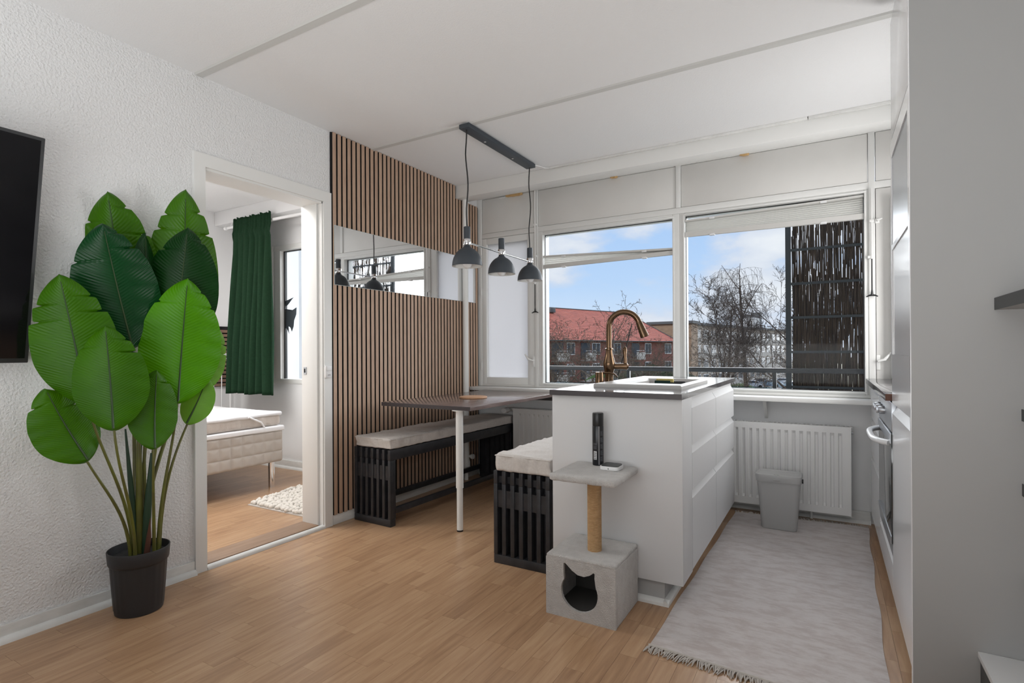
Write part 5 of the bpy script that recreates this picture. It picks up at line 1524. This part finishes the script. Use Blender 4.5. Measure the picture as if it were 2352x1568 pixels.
while x < 0.85:
    z = -0.04
    while z < 2.33:
        ln = random.uniform(0.14, 0.48)
        # reeds thin out towards the top of the screen
        p_keep = 0.95 if z < 0.9 else (0.84 if z < 1.4 else 0.70)
        if random.random() < p_keep:
            w = random.uniform(0.0024, 0.0050); lean = random.uniform(-0.006, 0.006); yy = SY + random.uniform(0.0, 0.014)
            z1 = min(z + ln, 2.355)
            tube(bm, [(x, yy, z), (x + lean * 0.5 + random.uniform(-.003, .003), yy, (z + z1) / 2), (x + lean, yy, z1)], w, 4, False)
        z += ln * random.uniform(0.55, 0.98)
    x += random.uniform(0.0024, 0.0048)
tag(finish('reeds', bm, M['reed'], sc, 0), kind='stuff')

# ================================================================== outdoors
GZ = -6.3
bm = nb(); v_ = [bm.verts.new((a, b, GZ)) for a, b in ((-260, 6), (260, 6), (260, 330), (-260, 330))]; bm.faces.new(v_)
struct('ground', bm, M['ground'], 'winter lawn and yard outside', 0)
PI = math.pi


def building(name, label, P0, P1, depth, eave, back_h, m_wall, cols, rows_, hip=None, flat=None, extra=None):
    """facade from P0 to P1 (left to right seen from here); local x along the facade, y away from the viewer"""
    L = (P1 - P0).length
    r = thing(name, label, 'building', (P0.x, P0.y, GZ))
    OFF[r] = Vector((0, 0, 0))
    r.rotation_euler = (0, 0, math.atan2((P1 - P0).y, (P1 - P0).x))
    H = eave - GZ
    bpart('wall', m_wall, r, (0, L, 0, depth, 0, H), smooth=0)
    if hip:
        rh, ov_ = hip
        bm = nb()
        e = [bm.verts.new(p) for p in ((-ov_, -ov_, H), (L + ov_, -ov_, H), (L + ov_, depth + ov_, H), (-ov_, depth + ov_, H))]
        t = [bm.verts.new(p) for p in ((-ov_, depth / 2, H + rh), (L - depth * 0.42, depth / 2, H + rh))]
        for f in ((e[0], e[1], t[1], t[0]), (e[1], e[2], t[1]), (e[2], e[3], t[0], t[1]), (e[3], e[0], t[0]), (e[3], e[2], e[1], e[0])): bm.faces.new(f)
        rf = finish('roof', bm, M['redroof'], r, 0)
        bpart('gutter', M['greyroof'], r, (-ov_, L + ov_, -ov_ - 0.06, -ov_ + 0.04, H - 0.12, H + 0.02))
        bm = nb(); tube(bm, [(-ov_, depth / 2, H + rh), (L - depth * 0.42, depth / 2, H + rh)], 0.09, 6); tube(bm, [(L - depth * 0.42, depth / 2, H + rh), (L + ov_, -ov_, H)], 0.09, 6); finish('ridge_tiles', bm, M['greyroof'], rf)
        for sx_ in (L - 32.5, L - 22.5):
            k = 0.90
            bm = nb(); box(bm, sx_, sx_ + 0.9, depth * 0.5 * k - 0.8, depth * 0.5 * k + 0.5, H + rh * k - 0.3, H + rh * k + 0.32, bev=0.05); finish('roof_vent', bm, M['greyroof'], rf)
        bm = nb(); box(bm, L - 27.5, L - 26.8, depth * 0.5 * .84 - 0.3, depth * 0.5 * .84, H + rh * .84 - 0.1, H + rh * .84 + 0.10); finish('skylight', bm, M['winframe'], rf)
    else:
        bpart('roof', M['greyroof'], r, (-0.3, L + 0.3, -0.3, depth + 0.3, H, H + 0.45))
    for (s0, kind, w, h) in cols:
        for zz in rows_:
            z0 = zz - GZ
            if kind == 'w':
                wn_ = bpart('window', M['winframe'], r, (s0 - w / 2, s0 + w / 2, -0.06, 0.02, z0, z0 + h))
                k = 2 if w < 2 else 3
                for q in range(k):
                    a = s0 - w / 2 + 0.08 + q * (w - 0.08) / k
                    bpart('pane', M['winglass'], wn_, (a, a + (w - 0.08) / k - 0.08, -0.075, -0.058, z0 + 0.10, z0 + h - 0.10))
            elif kind == 'b':
                rc = bpart('balcony_recess', M['winglass'], r, (s0 - w / 2, s0 + w / 2, -0.05, 0.02, z0 - 0.5, z0 + h))
                bpart('balcony_front', M['balcony_white'], rc, (s0 - w / 2 - 0.1, s0 + w / 2 + 0.1, -1.0, -0.92, z0 - 0.75, z0 + 0.28), (s0 - w / 2 - 0.1, s0 + w / 2 + 0.1, -1.0, 0, z0 - 0.78, z0 - 0.66))
                bm = nb(); tube(bm, [(s0 - w / 2 - 0.1, -0.96, z0 + 0.5), (s0 + w / 2 + 0.1, -0.96, z0 + 0.5)], 0.03, 6); finish('balcony_rail', bm, M['winframe'], rc)
            elif kind == 'p':
                bpart('facade_panel', M['facade_panel'], r, (s0 - w / 2, s0 + w / 2, -0.04, 0.02, z0 - 1.0, z0 - 0.06))
    return r


A0, B0 = far(1255, 65, GZ), far(1549, 83, GZ)
u_ = (B0 - A0).normalized()
P0 = A0 - u_ * 15
cols = [(15 + s_, k_, w_, 1.55) for s_, k_, w_ in ((-12, 'w', 1.6), (-8, 'b', 2.0), (-4, 'w', 1.6), (1.9, 'b', 2.0), (4.25, 'w', 1.45), (7.0, 'b', 1.7), (9.1, 'w', 1.6), (13.5, 'w', 1.5), (17.6, 'b', 1.8), (20.6, 'w', 1.5), (25.7, 'w', 1.7))]
building('red_roofed_building', 'red brick apartment house with red tiled hip roof', P0, B0, 11, 2.36, 0, M['redbrick'], cols, (0.50, -2.15, -4.8), hip=(4.5, 0.45))
A1, B1 = far(1593, 98, GZ), far(1800, 136, GZ)
u1 = (B1 - A1).normalized(); L1 = (B1 - A1).length
cols = []
k = 1.8
while k < L1 - 1:
    cols.append((k, 'w', 2.2, 1.5)); cols.append((k + 1.75, 'p', 1.2, 1)); cols.append((k, 'p', 2.2, 1)); k += 3.5
blk = building('long_apartment_block', 'long pale flat-roofed apartment block behind the bare trees', A1, B1 + u1 * 6, 11, 5.55, 0, M['palebrick'], cols, (3.2, 0.45, -2.3, -5.0))
C1 = far(1502, 100, GZ)
building('brown_brick_block', 'brown brick building end showing behind the red roof', far(1490, 97, GZ), far(1588, 92.5, GZ), 3.5, 5.6, 0, M['brownbrick'], [], ())
mrm = bpart('machine_room', M['concrete'], blk, (33.5, 37.5, 1, 5, 12.3, 14.6))
bpart('chimney', M['greyroof'], mrm, (37.6, 39.0, 1, 3, 12.3, 16.0)); bpart('cap', M['greyroof'], mrm, (34.6, 37.2, 1.2, 4, 14.6, 15.4))
bm = nb(); a = far(1700, 100, GZ + 0.02); b = far(1830, 96, GZ + 0.02); c = far(1850, 118, GZ + 0.02); d_ = far(1690, 124, GZ + 0.02)
bm.faces.new([bm.verts.new(p) for p in (a, b, c, d_)]); struct('pavement', bm, M['asphalt'], 'asphalt parking yard with cars', 0)


# ---- bare trees
def grow(bt, bb, p, d, ln, r, lvl, P):
    n = 4 if lvl < 2 else 3
    pts = [p.copy()]; rs = [r]; q = p.copy(); dd = d.copy()
    for k in range(n):
        jit = Vector((random.uniform(-1, 1), random.uniform(-1, 1), random.uniform(-1, 1))) * P['jit'][lvl]
        dd = (dd + jit + Vector((0, 0, P['trop'][lvl]))).normalized()
        q = q + dd * (ln / n); pts.append(q.copy()); rs.append(r * (1 - 0.62 * (k + 1) / n))
    tube(bt if lvl == 0 else bb, pts, rs, 7 if lvl == 0 else (5 if lvl == 1 else 3), False)
    if lvl >= P['levels']: return
    nch = P['kids'][lvl]
    for i in range(nch):
        s = P['start'][lvl] + (1 - P['start'][lvl]) * ((i + random.uniform(0.1, 0.9)) / nch)
        f = s * n; k = min(int(f), n - 1); a = f - k
        o = pts[k] * (1 - a) + pts[k + 1] * a
        ax = (pts[k + 1] - pts[k]).normalized()
        sd, t = frame_of(ax)
        ph = i * 2.4 + random.uniform(-0.5, 0.5)
        out = sd * math.cos(ph) + t * math.sin(ph)
        an = math.radians(P['ang'][lvl] + random.uniform(-12, 12))
        nd = ax * math.cos(an) + out * math.sin(an)
        grow(bt, bb, o, nd, ln * P['ratio'][lvl] * random.uniform(0.7, 1.15) * (1.15 - 0.45 * s if lvl else 1.0), max(P['rmin'], r * (1 - 0.62 * s) * 0.55), lvl + 1, P)


def bare_tree(label, base, H, P, m, seed):
    random.seed(seed)
    r = thing('bare_tree', label, 'tree', base, 'bare trees outside')
    bt, bb = nb(), nb()
    grow(bt, bb, Vector(base), Vector((0, 0, 1)), H * P['trunk'], H * 0.018, 0, P)
    finish('trunk', bt, m, r, 80); finish('branches', bb, m, r, 0)
    return r


spread = dict(levels=5, kids=(8, 6, 6, 5, 4), start=(0.22, 0.25, 0.2, 0.15, 0.1), ang=(42, 40, 40, 42, 40), ratio=(0.85, 0.60, 0.55, 0.52, 0.5), jit=(0.06, 0.16, 0.2, 0.25, 0.3, 0.3), trop=(0.0, 0.06, 0.03, 0.02, 0.0, 0.0), trunk=0.50, rmin=0.017)
thin = dict(spread, kids=(8, 6, 5, 4, 3), rmin=0.013)
upright = dict(spread, ang=(30, 34, 36, 38, 40), ratio=(0.8, 0.6, 0.55, 0.5, 0.5), trunk=0.6, rmin=0.018)
weep = dict(levels=4, kids=(11, 6, 6, 3), start=(0.35, 0.25, 0.15, 0.1), ang=(38, 55, 60, 30), ratio=(0.34, 0.55, 0.9, 0.7), jit=(0.05, 0.16, 0.2, 0.2, 0.15), trop=(0.0, 0.05, -0.28, -0.75, -0.9), trunk=0.93, rmin=0.014)


def at(pxx, dep): return far(pxx, dep, GZ)


bare_tree('wide bare tree in front of the red roofed house', at(1368, 36), 11.2, thin, M['bark'], 3)
bare_tree('bare tree at the left corner of the red roofed house', at(1270, 46), 10.8, thin, M['bark'], 8)
bare_tree('bare tree right of the tap before the red house', at(1470, 50), 10.6, thin, M['bark'], 12)
bare_tree('low twiggy tree before the right end of the red house', at(1540, 30), 7.9, thin, M['bark'], 15)
bare_tree('bare upright tree before the left end of the pale block', at(1650, 55), 11.8, upright, M['barkdark'], 22)
bare_tree('tall weeping birch rising above the pale block', at(1716, 68), 16.2, weep, M['barkdark'], 31)
bare_tree('smaller weeping birch beside the tall birch', at(1672, 82), 14.2, weep, M['barkdark'], 37)
bare_tree('large bare tree beside the reed screen', at(1838, 44), 15.0, spread, M['barkdark'], 41)
bare_tree('low bare tree behind the parked cars', at(1740, 33), 7.6, thin, M['bark'], 47)


def bush(label, c, rx, ry, rz_, seed, m):
    bm = nb(); bmesh.ops.create_icosphere(bm, subdivisions=4, radius=1, matrix=Matrix.Translation((c.x, c.y, GZ + rz_ * 0.55)) @ Matrix.Diagonal((rx, ry, rz_, 1)))
    for v in bm.verts:
        n_ = noise.noise(v.co * 1.1 + Vector((seed, 0, 0))) + 0.6 * noise.noise(v.co * 3.1)
        v.co += (v.co - Vector((c.x, c.y, GZ + rz_ * 0.5))).normalized() * n_ * 0.45
        v.co.z = max(v.co.z, GZ)
    tag(finish('shrub', bm, m, None, 0), label, 'shrub', 'evergreen shrubs outside')


bush('dark evergreen hedge below the railing behind the tap', at(1500, 62), 6.0, 3.0, 3.6, 1, M['hedge'])
bush('low green shrub left of the parked cars', at(1702, 78), 2.6, 2.4, 1.6, 4, mat('green_shrub', (0.05, 0.075, 0.03), 0.95))


# ---- parked cars
def car(label, pos, rz, m):
    r = thing('parked_car', label, 'car', pos, 'parked cars outside')
    OFF[r] = Vector((0, 0, 0)); r.rotation_euler = (0, 0, rz)
    prof = [(-2.1, 0.25), (-2.15, 0.75), (-1.95, 0.92), (-1.35, 0.98), (-0.75, 1.42), (0.75, 1.45), (1.45, 0.98), (2.05, 0.86), (2.15, 0.55), (2.1, 0.25)]
    bm = nb(); prism(bm, prof, lambda u, v, w: (u, w, v), -0.85, 0.85); bmesh.ops.bevel(bm, geom=bm.edges[:], offset=0.04, segments=1, affect='EDGES'); b_ = finish('body', bm, m, r)
    g_ = [(-1.2, 1.0), (-0.72, 1.37), (0.70, 1.39), (1.25, 1.0)]
    bm = nb(); prism(bm, g_, lambda u, v, w: (u, w, v), -0.865, 0.865); finish('side_windows', bm, M['winglass'], b_)
    bm = nb(); v_ = [bm.verts.new(p) for p in ((-1.32, -0.7, 1.03), (-1.32, 0.7, 1.03), (-0.82, 0.66, 1.41), (-0.82, -0.66, 1.41))]; bm.faces.new(v_)
    bmesh.ops.translate(bm, verts=bm.verts[:], vec=(-0.03, 0, 0.03)); v_ = [bm.verts.new(p) for p in ((1.42, -0.7, 1.03), (0.82, -0.66, 1.44), (0.82, 0.66, 1.44), (1.42, 0.7, 1.03))]; bm.faces.new(v_); finish('windscreen', bm, M['winglass'], b_)
    for (a, c_) in ((-1.35, -0.8), (-1.35, 0.8), (1.35, -0.8), (1.35, 0.8)):
        bm = nb(); tube(bm, [(a, c_ - 0.1, 0.31), (a, c_ + 0.1, 0.31)], 0.31, 14); finish('wheel', bm, M['tyre'], r)


for (pxx, dep, rz, m, lab) in ((1726, 104, 0.3, 'carpaint_w', 'white parked car next to the green shrub'), (1748, 111, 0.5, 'carpaint_d', 'dark parked car behind the white one'), (1768, 106, 0.25, 'carpaint_b', 'blue grey parked car left of the railing post'), (1794, 112, 0.4, 'carpaint_w', 'white parked car right of the railing post'), (1818, 100, 0.3, 'carpaint_b', 'blue grey parked car seen beside the reed screen')):
    car(lab, far(pxx, dep, GZ + 0.02), rz, M[m])
